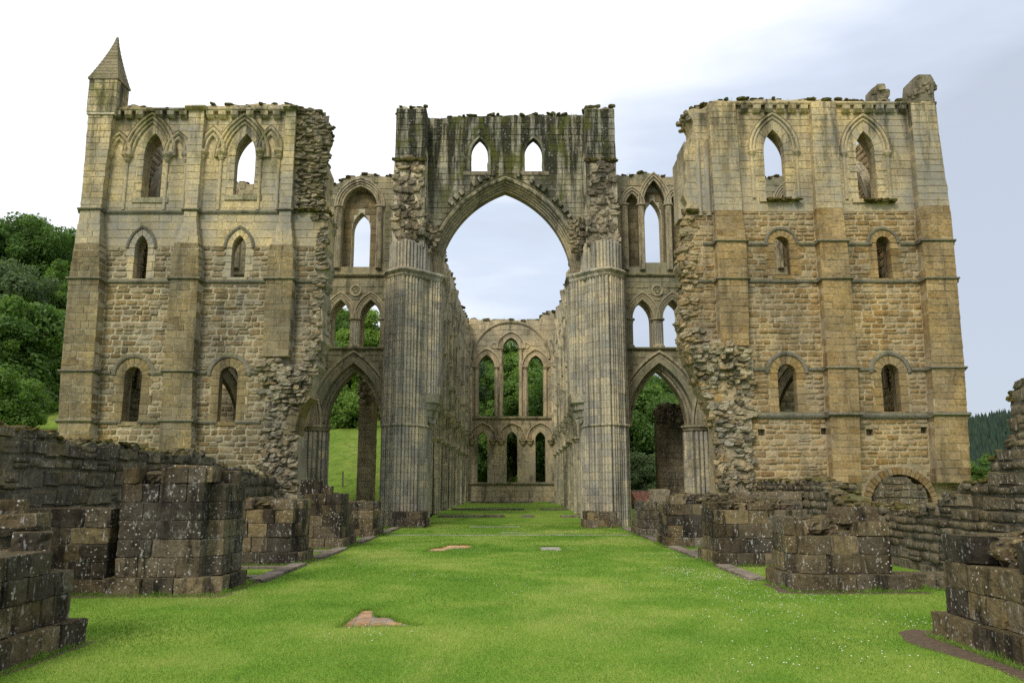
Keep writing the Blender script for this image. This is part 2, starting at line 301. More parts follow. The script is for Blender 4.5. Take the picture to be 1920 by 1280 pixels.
def tag(o, label=None, cat=None, group=None, kind=None):
    if label: o['label'] = label
    if cat: o['category'] = cat
    if group: o['group'] = group
    if kind: o['kind'] = kind
    return o
def thing(name, label, cat, loc=(0,0,0), group=None):
    o = bpy.data.objects.new(name, None); C.objects.link(o); o.empty_display_size = .3
    o.location = loc
    return tag(o, label, cat, group)
# things are Empties at their base; parts are built in world metres and keep that place
def adopt(o, parent):
    o.parent = parent
    o.matrix_parent_inverse = Matrix.Translation(-Vector(parent.location)) if parent.type == 'EMPTY' else Matrix()
    return o

class Frame:
    """a wall face: u runs along it, z up, d outwards"""
    def __init__(s, origin, u, n): s.o, s.u, s.n = Vector(origin), Vector(u), Vector(n)
    def p(s, u, z, d=0.0): return s.o + s.u*u + s.n*d + Vector((0,0,z))
def west(Y): return Frame((0,Y,0), (1,0,0), (0,-1,0))

def area2(P): return sum(P[i][0]*P[(i+1)%len(P)][1]-P[(i+1)%len(P)][0]*P[i][1] for i in range(len(P)))
def slab(name, fr, outer, holes, d0, d1, mat, parent):
    """a solid wall cut to an outline, with openings right through"""
    loops = [list(outer)] + [list(h) for h in holes]
    tri = tessellate_polygon([[Vector((a, b, 0)) for a, b in l] for l in loops])
    pts = [p for l in loops for p in l]; n = len(pts)
    V = [fr.p(a, b, d0) for a, b in pts] + [fr.p(a, b, d1) for a, b in pts]
    F = [tuple(t) for t in tri] + [tuple(i+n for i in reversed(t)) for t in tri]
    k = 0
    for l in loops:
        m = len(l)
        for i in range(m):
            a, b = k+i, k+(i+1) % m
            F.append((a, b, b+n, a+n))
        k += m
    return adopt(mesh_obj(name, V, F, mat), parent)
def boxm(name, x0, x1, y0, y1, z0, z1, mat, parent, j=0.0):
    V = [(a+R(-j,j), b+R(-j,j), c+R(-j,j)) for c in (z0,z1) for b in (y0,y1) for a in (x0,x1)]
    F = [(0,2,3,1), (4,5,7,6), (0,1,5,4), (2,6,7,3), (0,4,6,2), (1,3,7,5)]
    o = mesh_obj(name, V, F, mat)
    return adopt(o, parent) if parent else o
def fbox(name, fr, u0, u1, z0, z1, d0, d1, mat, parent):
    V = [fr.p(u, z, d) for z in (z0,z1) for d in (d0,d1) for u in (u0,u1)]
    F = [(0,2,3,1), (4,5,7,6), (0,1,5,4), (2,6,7,3), (0,4,6,2), (1,3,7,5)]
    return adopt(mesh_obj(name, V, F, mat), parent)

# ------------------------------------------------------------------ arches
def arch_pts(cx, zs, w, rise, o=0.0, n=9, base=None):
    """pointed (or round, rise == w) arch outline offset outwards by o, left foot to right foot"""
    k = (rise*rise - w*w)/(2*w); Rr = w + k + o
    tm = math.acos(max(-1, min(1, k/Rr)))
    left = [(cx + k - Rr*math.cos(tm*i/n), zs + Rr*math.sin(tm*i/n)) for i in range(n+1)]
    right = [(2*cx-a, b) for a, b in left[:-1]][::-1]
    pts = left + right
    if base is not None: pts = [(cx-w-o, base)] + pts + [(cx+w+o, base)]
    return pts
def sweep_arch(name, fr, cx, zs, w, rise, base, prof, mat, parent, n=9):
    rows = [arch_pts(cx, zs, w, rise, o, n, base) for o, d in prof]
    V, F = [], []
    m = len(rows[0])
    for (o, d), r in zip(prof, rows): V += [fr.p(a, b, d) for a, b in r]
    for i in range(len(prof)-1):
        for j in range(m-1):
            F.append((i*m+j, i*m+j+1, (i+1)*m+j+1, (i+1)*m+j))
    return adopt(mesh_obj(name, V, F, mat), parent)
def rolls(o0, o1, d0, d1, k, r=.5, seg=3):
    """moulded profile: k rolls with hollows stepping from (o0,d0) out to (o1,d1)"""
    P = []
    for i in range(k):
        a0, a1 = o0+(o1-o0)*i/k, o0+(o1-o0)*(i+1)/k
        b0, b1 = d0+(d1-d0)*i/k, d0+(d1-d0)*(i+1)/k
        L_ = math.hypot(a1-a0, b1-b0); tx, ty = (a1-a0)/L_, (b1-b0)/L_; nx, ny = -ty, tx
        if ny < 0 : nx, ny = -nx, -ny
        for s in range(seg+1):
            f = s/seg; h = math.sin(math.pi*f)*L_*r*.62
            P.append((a0+(a1-a0)*f*.78+nx*h, b0+(b1-b0)*f*.78+ny*h))
        P.append((a0+(a1-a0)*.89-nx*L_*.22, b0+(b1-b0)*.89-ny*L_*.22))
    P.append((o1, d1)); return P

# ------------------------------------------------------------------ single stones
def unit_variants(kind):
    out = []
    for s in range(7):
        rg = random.Random(100+s)
        j = lambda a: rg.uniform(-a, a)
        if kind == 'ashlar':
            b = .045
            V = [(x, -.5, z) for x, z in ((-.5,-.5),(.5,-.5),(.5,.5),(-.5,.5))]
            V += [(x+j(.012), .5-b*1.6, z+j(.02)) for x, z in ((-.5,-.5),(.5,-.5),(.5,.5),(-.5,.5))]
            V += [(x*(1-b)+j(.02), .5+j(.03), z*(1-b*1.6)+j(.03)) for x, z in ((-.5,-.5),(.5,-.5),(.5,.5),(-.5,.5))]
            F = [(i, (i+1)%4, 4+(i+1)%4, 4+i) for i in range(4)] + [(4+i, 4+(i+1)%4, 8+(i+1)%4, 8+i) for i in range(4)] + [(8,9,10,11)]
        elif kind == 'squared':
            V = [(x+j(.03), -.5, z+j(.05)) for x, z in ((-.5,-.5),(.5,-.5),(.5,.5),(-.5,.5))]
            V += [(q[0]+j(.02), .38, q[2]+j(.04)) for q in V[:4]]
            V += [(q[0]*.92+j(.03), .5+j(.10), q[2]*.88+j(.04)) for q in V[:4]]+[(j(.2), .5+j(.10), j(.2))]
            F = [(i, (i+1)%4, 4+(i+1)%4, 4+i) for i in range(4)] + [(4+i, 4+(i+1)%4, 8+(i+1)%4, 8+i) for i in range(4)] + [(8+i, 8+(i+1)%4, 12) for i in range(4)]
        elif kind == 'rubble':
            ring = [(-.5,-.34),(-.38,-.5),(.38,-.5),(.5,-.34),(.5,.34),(.38,.5),(-.38,.5),(-.5,.34)]
            ring = [(x+j(.07), z+j(.10)) for x, z in ring]
            V = [(x, -.5, z) for x, z in ring] + [(x, .28+j(.05), z) for x, z in ring] + [(x*.84+j(.04), .46+j(.06), z*.80+j(.05)) for x, z in ring] + [(j(.1), .52, j(.1))]
            F = [(k+i, k+(i+1)%8, k+8+(i+1)%8, k+8+i) for k in (0,8) for i in range(8)] + [(16+i, 16+(i+1)%8, 24) for i in range(8)]
        elif kind == 'block':          # weathered squared block, worn arrises, seen from near by
            g = 5; idx = {}; V = []; F = []
            cs = [-.5, -.40, -.14, .14, .40, .5]
            def vid(a, b_, c):
                if (a,b_,c) not in idx:
                    p = Vector((cs[a], cs[b_], cs[c]))
                    edge = sum(1 for q in (a,b_,c) if q in (0,5))
                    if edge == 2: p *= .984
                    if edge == 3: p *= .965
                    nv = noise.noise_vector(p*2.6 + Vector((s*7.1, s*3.3, 0)))
                    p += nv*.034 + noise.noise_vector(p*6+Vector((s*2.7,0,s)))*.024
                    idx[(a,b_,c)] = len(V); V.append(tuple(p))
                return idx[(a,b_,c)]
            for a in range(g):
                for c in range(g):
                    F += [(vid(a,0,c), vid(a+1,0,c), vid(a+1,0,c+1), vid(a,0,c+1)), (vid(a,5,c), vid(a,5,c+1), vid(a+1,5,c+1), vid(a+1,5,c)),
                          (vid(0,a,c), vid(0,a,c+1), vid(0,a+1,c+1), vid(0,a+1,c)), (vid(5,a,c), vid(5,a+1,c), vid(5,a+1,c+1), vid(5,a,c+1)),
                          (vid(a,c,0), vid(a,c+1,0), vid(a+1,c+1,0), vid(a+1,c,0)), (vid(a,c,5), vid(a+1,c,5), vid(a+1,c+1,5), vid(a,c+1,5))]
        else:                          # lump: irregular rubble lying free or stuck in core
            V = []; F = []
            nu, nv_ = 7, 5
            V.append((0,0,-.5))
            for b_ in range(1, nv_):
                ph = -math.pi/2 + math.pi*b_/nv_
                for a in range(nu):
                    th = 2*math.pi*a/nu + .3*b_
                    r = 1+j(.28)
                    sq = lambda q: math.copysign(abs(q)**.6, q)
                    V.append((.5*sq(math.cos(th))*math.cos(ph)**.6*r, .5*sq(math.sin(th))*math.cos(ph)**.6*r, .5*sq(math.sin(ph))*(1+j(.15))))
            V.append((0,0,.5)); top = len(V)-1
            for a in range(nu):
                F.append((0, 1+(a+1)%nu, 1+a)); F.append((top, 1+(nv_-2)*nu+a, 1+(nv_-2)*nu+(a+1)%nu))
                for b_ in range(nv_-2):
                    q = 1+b_*nu; F.append((q+a, q+(a+1)%nu, q+nu+(a+1)%nu, q+nu+a))
        out.append((np.array(V, dtype=np.float64), F))
    return out
UNIT = {k: unit_variants(k) for k in ('ashlar', 'squared', 'rubble', 'block', 'lump')}
UMESH = {}
def unit_mesh(kind, v, mat):
    key = (kind, v, mat.name)
    if key not in UMESH:
        V, F = UNIT[kind][v]
        me = bpy.data.meshes.new('stone'); me.from_pydata([tuple(p) for p in V], [], F); me.update(); me.materials.append(mat)
        if kind == 'smoothblock': me.polygons.foreach_set('use_smooth', [True]*len(me.polygons))
        UMESH[key] = me
    return UMESH[key]
CAMP = Vector((0,0,EYE))
class Pieces:
    """stones of one thing: the ones that show largest become parts of their own, the rest one joined part"""
    def __init__(s, parent, name, mat, kind='ashlar', cap=300):
        s.parent, s.name, s.mat, s.kind, s.cap, s.items = parent, name, mat, kind, cap, []
    def add(s, c, u, n, size, rot=None):
        n = Vector(n); z = Vector((0,0,1)) if abs(n.z) < .9 else Vector((0,1,0))
        uu = n.cross(z).normalized(); z = uu.cross(n).normalized()
        if u is not None and abs(uu.dot(Vector(u))) < .5: uu = Vector(u)
        M = Matrix.Identity(3)
        for i, (v, l) in enumerate(((uu, 1), (n, 1), (z, 1))): M.col[i] = v
        if rot is not None: M = M @ rot
        s.items.append((Vector(c), M, Vector(size), random.randrange(7)))
    def done(s):
        if not s.items: return
        s.items.sort(key=lambda q: -(q[2][0]*q[2][2])**.5/max(1, (q[0]-CAMP).length))
        inv = Matrix.Translation(-Vector(s.parent.location)) if s.parent.type == 'EMPTY' else Matrix()
        for c, M, sz, v in s.items[:s.cap]:
            o = bpy.data.objects.new(s.name, unit_mesh(s.kind, v, s.mat)); C.objects.link(o)
            o.parent = s.parent; o.matrix_parent_inverse = inv
            MM = M @ Matrix.Diagonal(sz)
            m4 = MM.to_4x4(); m4.translation = c
            o.matrix_basis = m4
        rest = s.items[s.cap:]
        if rest:
            Vs, F3, F4, at_, off = [], [], [], [], 0
            for c, M, sz, v in rest:
                V, F = UNIT[s.kind][v]
                MM = np.array(M @ Matrix.Diagonal(sz))
                Vs.append(V @ MM.T + np.array(c)); at_ += [random.random()]*len(V)
                for f in F: (F3 if len(f) == 3 else F4).append([i+off for i in f])
                off += len(V)
            FF = [np.array(q) for q in (F3, F4) if q]
            o = np_mesh(s.name + '_facing', np.vstack(Vs), FF, s.mat, None, at_)
            adopt(o, s.parent); o['kind'] = 'stuff'

def spans(poly, z):
    xs = []
    for i in range(len(poly)):
        (a, b), (c, d) = poly[i], poly[(i+1) % len(poly)]
        if (b > z) != (d > z): xs.append(a + (z-b)/(d-b)*(c-a))
    xs.sort(); return [(xs[i], xs[i+1]) for i in range(0, len(xs)-1, 2)]
def isect(A, B): return [(max(a,c), min(b,d)) for a,b in A for c,d in B if min(b,d) > max(a,c)]
def minus(A, B):
    for c, d in B:
        nA = []
        for a, b in A:
            if d <= a or c >= b: nA.append((a,b)); continue
            if c > a: nA.append((a,c))
            if d < b: nA.append((d,b))
        A = nA
    return A
def lay(pc, fr, outer, holes, d, hr, lr, gap=.02, depth=.16, jut=.02, zmin=None, zmax=None, soft=False, hslack=0.0):
    """lay coursed stones inside an outline, leaving the openings free"""
    z = min(p[1] for p in outer) if zmin is None else zmin
    zt = max(p[1] for p in outer) if zmax is None else zmax
    while z < zt - .05:
        h = R(*hr); z1 = min(z+h, zt)
        if z1 - z < hr[0]*.5: break
        zs = (z+.01, (z+z1)/2, z1-.01) if not soft else ((z+z1)/2,)
        A = spans(outer, zs[0])
        for q in zs[1:]: A = isect(A, spans(outer, q))
        for hl in holes:
            for q in (z+.01, (z+z1)/2, z1-.01): A = minus(A, spans(hl, q))
        for a, b in A:
            if b-a < .08: continue
            u = a
            while u < b - .02:
                l = R(*lr)
                if b-u-l < lr[0]*.7: l = b-u
                if l > lr[1]*1.5: l = l/2
                hh = z1-z-gap; zc = (z+z1)/2
                if hslack: hh *= R(1-hslack, 1); zc += R(-.5,.5)*hslack*hh
                if l-gap > .04 and pc.kind in ('rubble', 'squared') and random.random() < .16 and hh > .2:
                    f = R(.38,.62)
                    for zc_, h_ in ((zc-hh/2+hh*f/2, hh*f-gap*.5), (zc+hh/2-hh*(1-f)/2, hh*(1-f)-gap*.5)):
                        pc.add(fr.p(u+l/2, zc_, d-depth/2+jut+R(-jut,jut)), fr.u, fr.n, (l-gap*R(.6,1.3), depth, h_))
                elif l-gap > .04:
                    j = R(-jut, jut)
                    pc.add(fr.p(u+l/2, zc, d-depth/2+jut+j), fr.u, fr.n, (l-gap*R(.6,1.3), depth, hh))
                u += l
        z = z1
def ragged(P, closed=False, amp=.12, step=.35, seed=0):
    """break an edge up so that it reads as torn masonry"""
    rg = random.Random(seed); out = []
    for (a,b),(c,d) in zip(P[:-1], P[1:]):
        L_ = math.hypot(c-a, d-b); k = max(1, int(L_/step))
        for i in range(k):
            f = i/k; out.append((a+(c-a)*f+(rg.uniform(-amp,amp) if i else 0), b+(d-b)*f+(rg.uniform(-amp,amp) if i else 0)))
    out.append(P[-1]); return out
def heap(pc, fr, poly, dfun, step=(.22,.17), size=(.34,.26,.15), tilt=.35, keep=1.0):
    """torn wall core: irregular stones bedded over a broken face"""
    z = min(p[1] for p in poly); zt = max(p[1] for p in poly)
    while z < zt:
        for a, b in spans(poly, z+.02):
            u = a + R(0, step[0])
            while u < b:
                if random.random() < keep:
                    q = R(.6, 1.7)
                    rot = Matrix.Rotation(R(-tilt,tilt), 3, 'Y') @ Matrix.Rotation(R(-tilt,tilt), 3, 'X') @ Matrix.Rotation(R(-.6,.6), 3, 'Z')
                    pc.add(fr.p(u, z+R(-.05,.05), dfun(u,z)+R(-.09,.07)), fr.u, fr.n, (size[0]*R(.5,1.25), size[1]*R(.7,1.3), size[2]*R(.7,2.0)), rot)
                u += step[0]*R(.7,1.5)
        z += step[1]*R(.75,1.25)
def core_face(th, fr, poly, dfun, mat, step=.14, amp=.10):
    """lumpy mortar of the torn core, over a broken face"""
    x0, x1 = min(p[0] for p in poly), max(p[0] for p in poly); z0, z1 = min(p[1] for p in poly), max(p[1] for p in poly)
    nu, nz = int((x1-x0)/step)+2, int((z1-z0)/step)+2; idx = {}; V = []; F = []
    for k in range(nz):
        z = z0+k*step; S = spans(poly, min(z, z1-.01))
        for i in range(nu):
            u = x0+i*step
            if any(a-step*.6 <= u <= b+step*.6 for a, b in S):
                n_ = noise.fractal(Vector((u*1.5, z*2.4, 7)), .9, 2.1, 5)
                idx[(i,k)] = len(V); V.append(fr.p(u+R(-.04,.04), z+R(-.04,.04), dfun(u, z)-.09+amp*n_+R(-.02,.02)))
    for (i,k) in idx:
        q = [(i,k),(i+1,k),(i+1,k+1),(i,k+1)]
        if all(c in idx for c in q): F.append(tuple(idx[c] for c in q))
    return adopt(mesh_obj('torn_core', V, F, mat), th)
def crest(pc, fr, P, d0, d1, size=(.3,.3,.12), gap=.22, lift=0.0):
    """loose stones or cushions of moss along a wall head"""
    for (a,b),(c,d) in zip(P[:-1], P[1:]):
        L_ = math.hypot(c-a, d-b); k = max(1, int(L_/gap))
        for i in range(k):
            f = (i+R(0,1))/k
            q = R(.6,1.5)
            pc.add(fr.p(a+(c-a)*f, b+(d-b)*f+lift+R(-.03,.03), R(d0,d1)), fr.u, fr.n, (size[0]*q, size[1]*R(.7,1.4), size[2]*R(.5,1.5)), Matrix.Rotation(R(-.25,.25), 3, 'Y'))

def edge_heap(pc, fr, P, d0, d1, size=(.34,.34,.2), step=.24):
    """stones bedded through the thickness of a torn edge"""
    for (a,b),(c,d) in zip(P[:-1], P[1:]):
        k = max(1, int(math.hypot(c-a, d-b)/step))
        for i in range(k):
            f = (i+R(0,1))/k; q = d0
            while q > d1:
                rot = Matrix.Rotation(R(-.5,.5), 3, 'Z') @ Matrix.Rotation(R(-.3,.3), 3, 'Y')
                pc.add(fr.p(a+(c-a)*f+R(-.10,.06), b+(d-b)*f+R(-.08,.08), q), fr.u, fr.n, (size[0]*R(.6,1.3), size[1]*R(.7,1.4), size[2]*R(.6,1.5)), rot)
                q -= size[1]*R(.8,1.2)
def ring_stones(pc, fr, cx, zs, w, rise, o0, o1, d0, d1, n, mat=None, parent=None, name='voussoir', gap=.012):
    """wedge-shaped arch stones, each its own mesh"""
    N_ = 4*n
    A = arch_pts(cx, zs, w, rise, o0, N_); B = arch_pts(cx, zs, w, rise, o1, N_)
    tot = len(A)-1; seg = tot/n
    for i in range(n):
        a, b = i*seg, (i+1)*seg
        def ip(P, q):
            k = min(int(q), len(P)-2); f = q-k; return (P[k][0]+(P[k+1][0]-P[k][0])*f, P[k][1]+(P[k+1][1]-P[k][1])*f)
        g = gap/ max(.01, math.dist(A[0], A[min(len(A)-1,int(seg))]))*seg*.5
        jut = R(-.008,.008)
        q = [ip(A, a+g), ip(A, b-g), ip(B, b-g), ip(B, a+g)]
        V = [fr.p(x_, z_, d0+jut) for x_, z_ in q] + [fr.p(x_, z_, d1) for x_, z_ in q]
        F = [(0,1,2,3), (7,6,5,4)] + [(k, k+4, (k+1)%4+4, (k+1)%4) for k in range(4)]
        adopt(mesh_obj(name, V, F, mat), parent)
def jambs(pc, fr, cx, w, z0, z1, wid, d0, depth, h=.34):
    for s in (-1, 1):
        z = z0
        i = random.randrange(2)
        while z < z1-.05:
            hh = min(R(.8,1.2)*h, z1-z); ww = wid*(1.25 if i % 2 else .85); i += 1
            pc.add(fr.p(cx+s*(w+ww/2), z+hh/2, d0-depth/2), fr.u, fr.n, (ww, depth, hh-.015)); z += hh

# ------------------------------------------------------------------ clustered piers
def scallop(path, dens=6.0, rr=(.6,1.0,.7)):
    """plan outline: shafts and hollows along a polyline"""
    out = []; q = 0
    for (a,b),(c,d) in zip(path[:-1], path[1:]):
        L_ = math.hypot(c-a, d-b); k = max(1, round(L_*dens)); tx, ty = (c-a)/L_, (d-b)/L_; nx, ny = ty, -tx
        sl = L_/k
        for i in range(k):
            rr_ = rr[q % len(rr)]; q += 1
            for s in range(5):
                f = s/5; h = math.sin(math.pi*f)*sl*.50*rr_
                out.append((a+tx*sl*(i+f*.86)+nx*h, b+ty*sl*(i+f*.86)+ny*h))
            out.append((a+tx*sl*(i+.93)-nx*sl*.34, b+ty*sl*(i+.93)-ny*sl*.34))
    out.append(path[-1]); return out
def prism(name, plan, z0, z1, mat, parent, top_j=0.0):
    n = len(plan)
    V = [(a,b,z0) for a,b in plan] + [(a,b,z1+R(-top_j,top_j)) for a,b in plan]
    F = [(i, (i+1)%n, (i+1)%n+n, i+n) for i in range(n)] + [tuple(range(n-1,-1,-1)), tuple(range(n, 2*n))]
    o = mesh_obj(name, V, F, mat)
    return adopt(o, parent) if parent else o
COURSE = {}
def courses(name, plan, z0, z1, h, mat, parent, key=None):
    """a pier built of courses that share one drum mesh"""
    n = len(plan); cx = sum(p[0] for p in plan)/n; cy = sum(p[1] for p in plan)/n
    k = max(1, round((z1-z0)/h)); hh = (z1-z0)/k; me = None
    for i in range(k):
        if me is None:
            o = prism(name, [(a-cx, b-cy) for a,b in plan], 0, hh-.012, mat, None); me = o.data
        else:
            o = bpy.data.objects.new(name, me); C.objects.link(o)
        adopt(o, parent); o.location = (cx+R(-.004,.004), cy+R(-.004,.004), z0+i*hh); s = R(.994,1.004); o.scale = (s, s, 1)
    ins = [(cx+(a-cx)*.975, cy+(b-cy)*.975) for a,b in plan]
    prism('pier_core', ins, z0, z1-.02, mat, parent)
def band(name, plan, z0, hts, grow, mat, parent):
    """moulded band round a plan: list of (height, outward growth)"""
    n = len(plan); cx = sum(p[0] for p in plan)/n; cy = sum(p[1] for p in plan)/n
    V, F = [], []; z = z0
    for k, (h, g) in enumerate(zip(hts, grow)):
        for a, b in plan:
            dx, dy = a-cx, b-cy; L_ = math.hypot(dx, dy) or 1
            V.append((a+dx/L_*g, b+dy/L_*g, z+h))
    m = len(hts)
    for k in range(m-1):
        for i in range(n): F.append((k*n+i, k*n+(i+1)%n, (k+1)*n+(i+1)%n, (k+1)*n+i))
    F += [tuple(range(n-1,-1,-1)), tuple(range((m-1)*n, m*n))]
    return adopt(mesh_obj(name, V, F, mat), parent)
def oct_plan(cx, cy, r, k=8, lobes=True, rot=0):
    if not lobes: return [(cx+r*math.cos(rot+2*math.pi*i/k), cy+r*math.sin(rot+2*math.pi*i/k)) for i in range(k)]
    P = [(cx+r*math.cos(rot-2*math.pi*i/k), cy+r*math.sin(rot-2*math.pi*i/k)) for i in range(k+1)][::-1]
    return scallop(P, dens=5.2/r/ (2*math.sin(math.pi/k)) * .35)[:-1]

# ================================================================== TERRAIN
def sstep(a, b, x): 
    q = min(1, max(0, (x-a)/(b-a))); return q*q*(3-2*q)
def ridge(az):
    K = [(-1.2,.34), (-.6,.33), (-.35,.27), (-.19,.222), (-.06,.19), (0,.178), (.05,.168), (.18,.147), (.4,.08), (.6,.045), (1.2,.03)]
    if az <= K[0][0]: return K[0][1]
    for (a,b),(c,d) in zip(K[:-1], K[1:]):
        if az <= c: return b+(d-b)*(az-a)/(c-a)
    return K[-1][1]
def ground_h(x, y):
    h = -.07
    if y > 40:
        az = x/max(y, 1)
        left = sstep(-5.5, -9, x)*max(0, min(y, 100)-46)*.205 * sstep(46, 62, y)
        west_bank = sstep(-19, -30, x)*sstep(38, 48, y)*4.5
        hill = max(0, ridge(az)*168 - 12) * sstep(82, 172, y)
        h += max(left*.9, hill) + west_bank*sstep(120, 60, y)
        if abs(x) < 7 and y < 84: h = -.07
    if y > 175: h -= (y-175)*.12
    return h
xs = np.concatenate([np.arange(-400,-120,20), np.arange(-120,120,3.0), np.arange(120,900,30)])
ys = np.concatenate([np.arange(-60,30,15), np.arange(30,180,3.0), np.arange(180,900,30)])
V = np.array([[a, b, ground_h(a, b)] for b in ys for a in xs]); nx = len(xs)
I = np.array([[j*nx+i, j*nx+i+1, (j+1)*nx+i+1, (j+1)*nx+i] for j in range(len(ys)-1) for i in range(nx-1)])
tag(np_mesh('ground', V, [I], M_MEADOW, smooth=True), kind='structure')

# lawn: a turf sheet with cut-outs where the old floor is laid open
tileA = [(-2.5,11.86), (-1.28,12.03), (-1.72,12.55), (-1.86,12.92), (-2.12,12.98), (-2.20,13.62), (-2.46,13.6)]
tileB = [(-2.66,24.7), (-2.0,24.8), (-1.85,25.6), (-1.26,26.0), (-1.26,27.75), (-2.2,27.7), (-2.3,26.5), (-2.6,26.3)]
slabA = [(.81,25.1), (1.62,25.1), (1.60,27.0), (.84,27.0)]
LAWN_OUT = [(-30,-6), (30,-6), (30,39.5), (4.2,39.6), (4.2,43.8), (-4.2,43.8), (-4.2,39.6), (-30,39.5)]
def sheet(name, outer, holes, z, depth, mat):
    loops = [outer]+holes
    tri = tessellate_polygon([[Vector((a,b,0)) for a,b in l] for l in loops])
    pts = [p for l in loops for p in l]; n = len(pts)
    V = [(a,b,z) for a,b in pts]+[(a,b,z-depth) for a,b in pts]; F = [tuple(t_) for t_ in tri]; k = 0
    for l in loops:
        for i in range(len(l)): F.append((k+i, k+(i+1)%len(l), k+(i+1)%len(l)+n, k+i+n))
        k += len(l)
    return mesh_obj(name, V, F, mat)
def rough_loop(P, amp=.03, step=.12, seed=1): return ragged(P+[P[0]], amp=amp, step=step, seed=seed)[:-1]
hA, hB, hS = rough_loop(tileA, .02, .12, 3), rough_loop(tileB, .05, .3, 4), rough_loop(slabA, .02, .3, 5)
tag(sheet('lawn', LAWN_OUT, [hA, hB, hS], 0.0, .06, M_LAWN), kind='structure')
V = [(x_, y_, .30*sstep(43, 50, y_)+.01) for y_ in (42.6,44,45,46,47,48,49,50,60,70,79.9) for x_ in (-4.6,0,4.5)]
tag(mesh_obj('chancel_lawn', V, [(r*3+c, r*3+c+1, r*3+c+4, r*3+c+3) for r in range(10) for c in range(2)], M_LAWN), kind='structure')

def tiles(name, label, P, sz, z, mat, ang=.12, pname='floor_tile'):
    cx = sum(p[0] for p in P)/len(P); cy = sum(p[1] for p in P)/len(P)
    th = thing(name, label, 'tiles', (cx, cy, z)); me = {}
    boxm('mortar_bed', min(p[0] for p in P)-.05, max(p[0] for p in P)+.05, min(p[1] for p in P)-.05, max(p[1] for p in P)+.05, -.068, -.036, M_SLAB, th)
    ca, sa = math.cos(ang), math.sin(ang)
    for i in range(-12, 13):
        for k in range(-12, 13):
            x_, y_ = cx+(i*ca-k*sa)*sz, cy+(i*sa+k*ca)*sz
            ins = any(a <= x_ <= b for a, b in spans(P, y_)) or any(a <= x_+sz*.3 <= b for a, b in spans(P, y_-sz*.3))
            if not ins: continue
            if not me:
                s = sz*.458; V = [(-s,-s,-.02),(s,-s,-.02),(s,s,-.02),(-s,s,-.02),(-s*.96,-s*.96,.012),(s*.96,-s*.96,.012),(s*.96,s*.96,.012),(-s*.96,s*.96,.012)]
                o = mesh_obj(pname, V, [(4,5,6,7),(0,1,5,4),(1,2,6,5),(2,3,7,6),(3,0,4,7)], mat); me['m'] = o.data
            else:
                o = bpy.data.objects.new(pname, me['m']); C.objects.link(o)
            adopt(o, th); o.location = (x_, y_, z+R(-.004,.004)); o.rotation_euler = (R(-.01,.01), R(-.01,.01), ang+R(-.015,.015))
tiles('tile_pavement', 'patch of orange clay floor tiles sunk in the near lawn', tileA, .235, -.040, M_TILE)
tiles('tile_pavement', 'farther orange tile patch in the lawn, left of the pale slab', tileB, .34, -.040, M_TILE, .2)
boxo = boxm('grave_slab', .80, 1.63, 25.08, 27.02, -.068, -.03, M_SLAB, None); tag(boxo, 'single pale rectangular slab let into the lawn', 'slab')

# ================================================================== TRANSEPT WEST WALLS
YW = 32.0; FW = west(YW); DB = .45           # wall face; buttresses stand .45 m proud
def arched_window(th, fr, Y, px0, px1, sill, spring, apex, core_holes, stone_holes, ring, mat, hood=None, pointed=True, jd=.36, hood_d=.07):
    """opening + arch stones + jamb stones + hood; px measurements from the photograph"""
    x0, x1 = X(px0, sill, Y), X(px1, sill, Y)
    zs0, zsp, zap = Z(sill, Y), Z(spring, Y), Z(apex, Y)
    cx, w_ = (x0+x1)/2, (x1-x0)/2
    rise = max(zap-zsp, w_) if pointed else w_
    if not pointed: zsp = zap - w_
    core_holes.append(arch_pts(cx, zsp, w_+.015, rise+.015, 0, 9, zs0)); ch_in.append(arch_pts(cx, zsp, w_, rise, .42, 9, zs0-.1))
    stone_holes.append(arch_pts(cx, zsp, w_, rise, ring+.01, 9, zs0)); fbox('sill', fr, cx-w_-.12, cx+w_+.12, zs0-.16, zs0-.004, -.36, .045, mat, th)
    ring_stones(None, fr, cx, zsp, w_, rise, 0, ring, .02, -jd, 8 if not pointed else 8, mat, th)
    if hood is not None:
        sweep_arch('hood_mould', fr, cx, zsp, w_, rise, None, [(ring, 0), (ring, hood_d), (ring+hood*.5, hood_d*1.25), (ring+hood, hood_d*.5), (ring+hood, -.02)], M_STRING, th)
    return cx, zsp, w_, rise, zs0

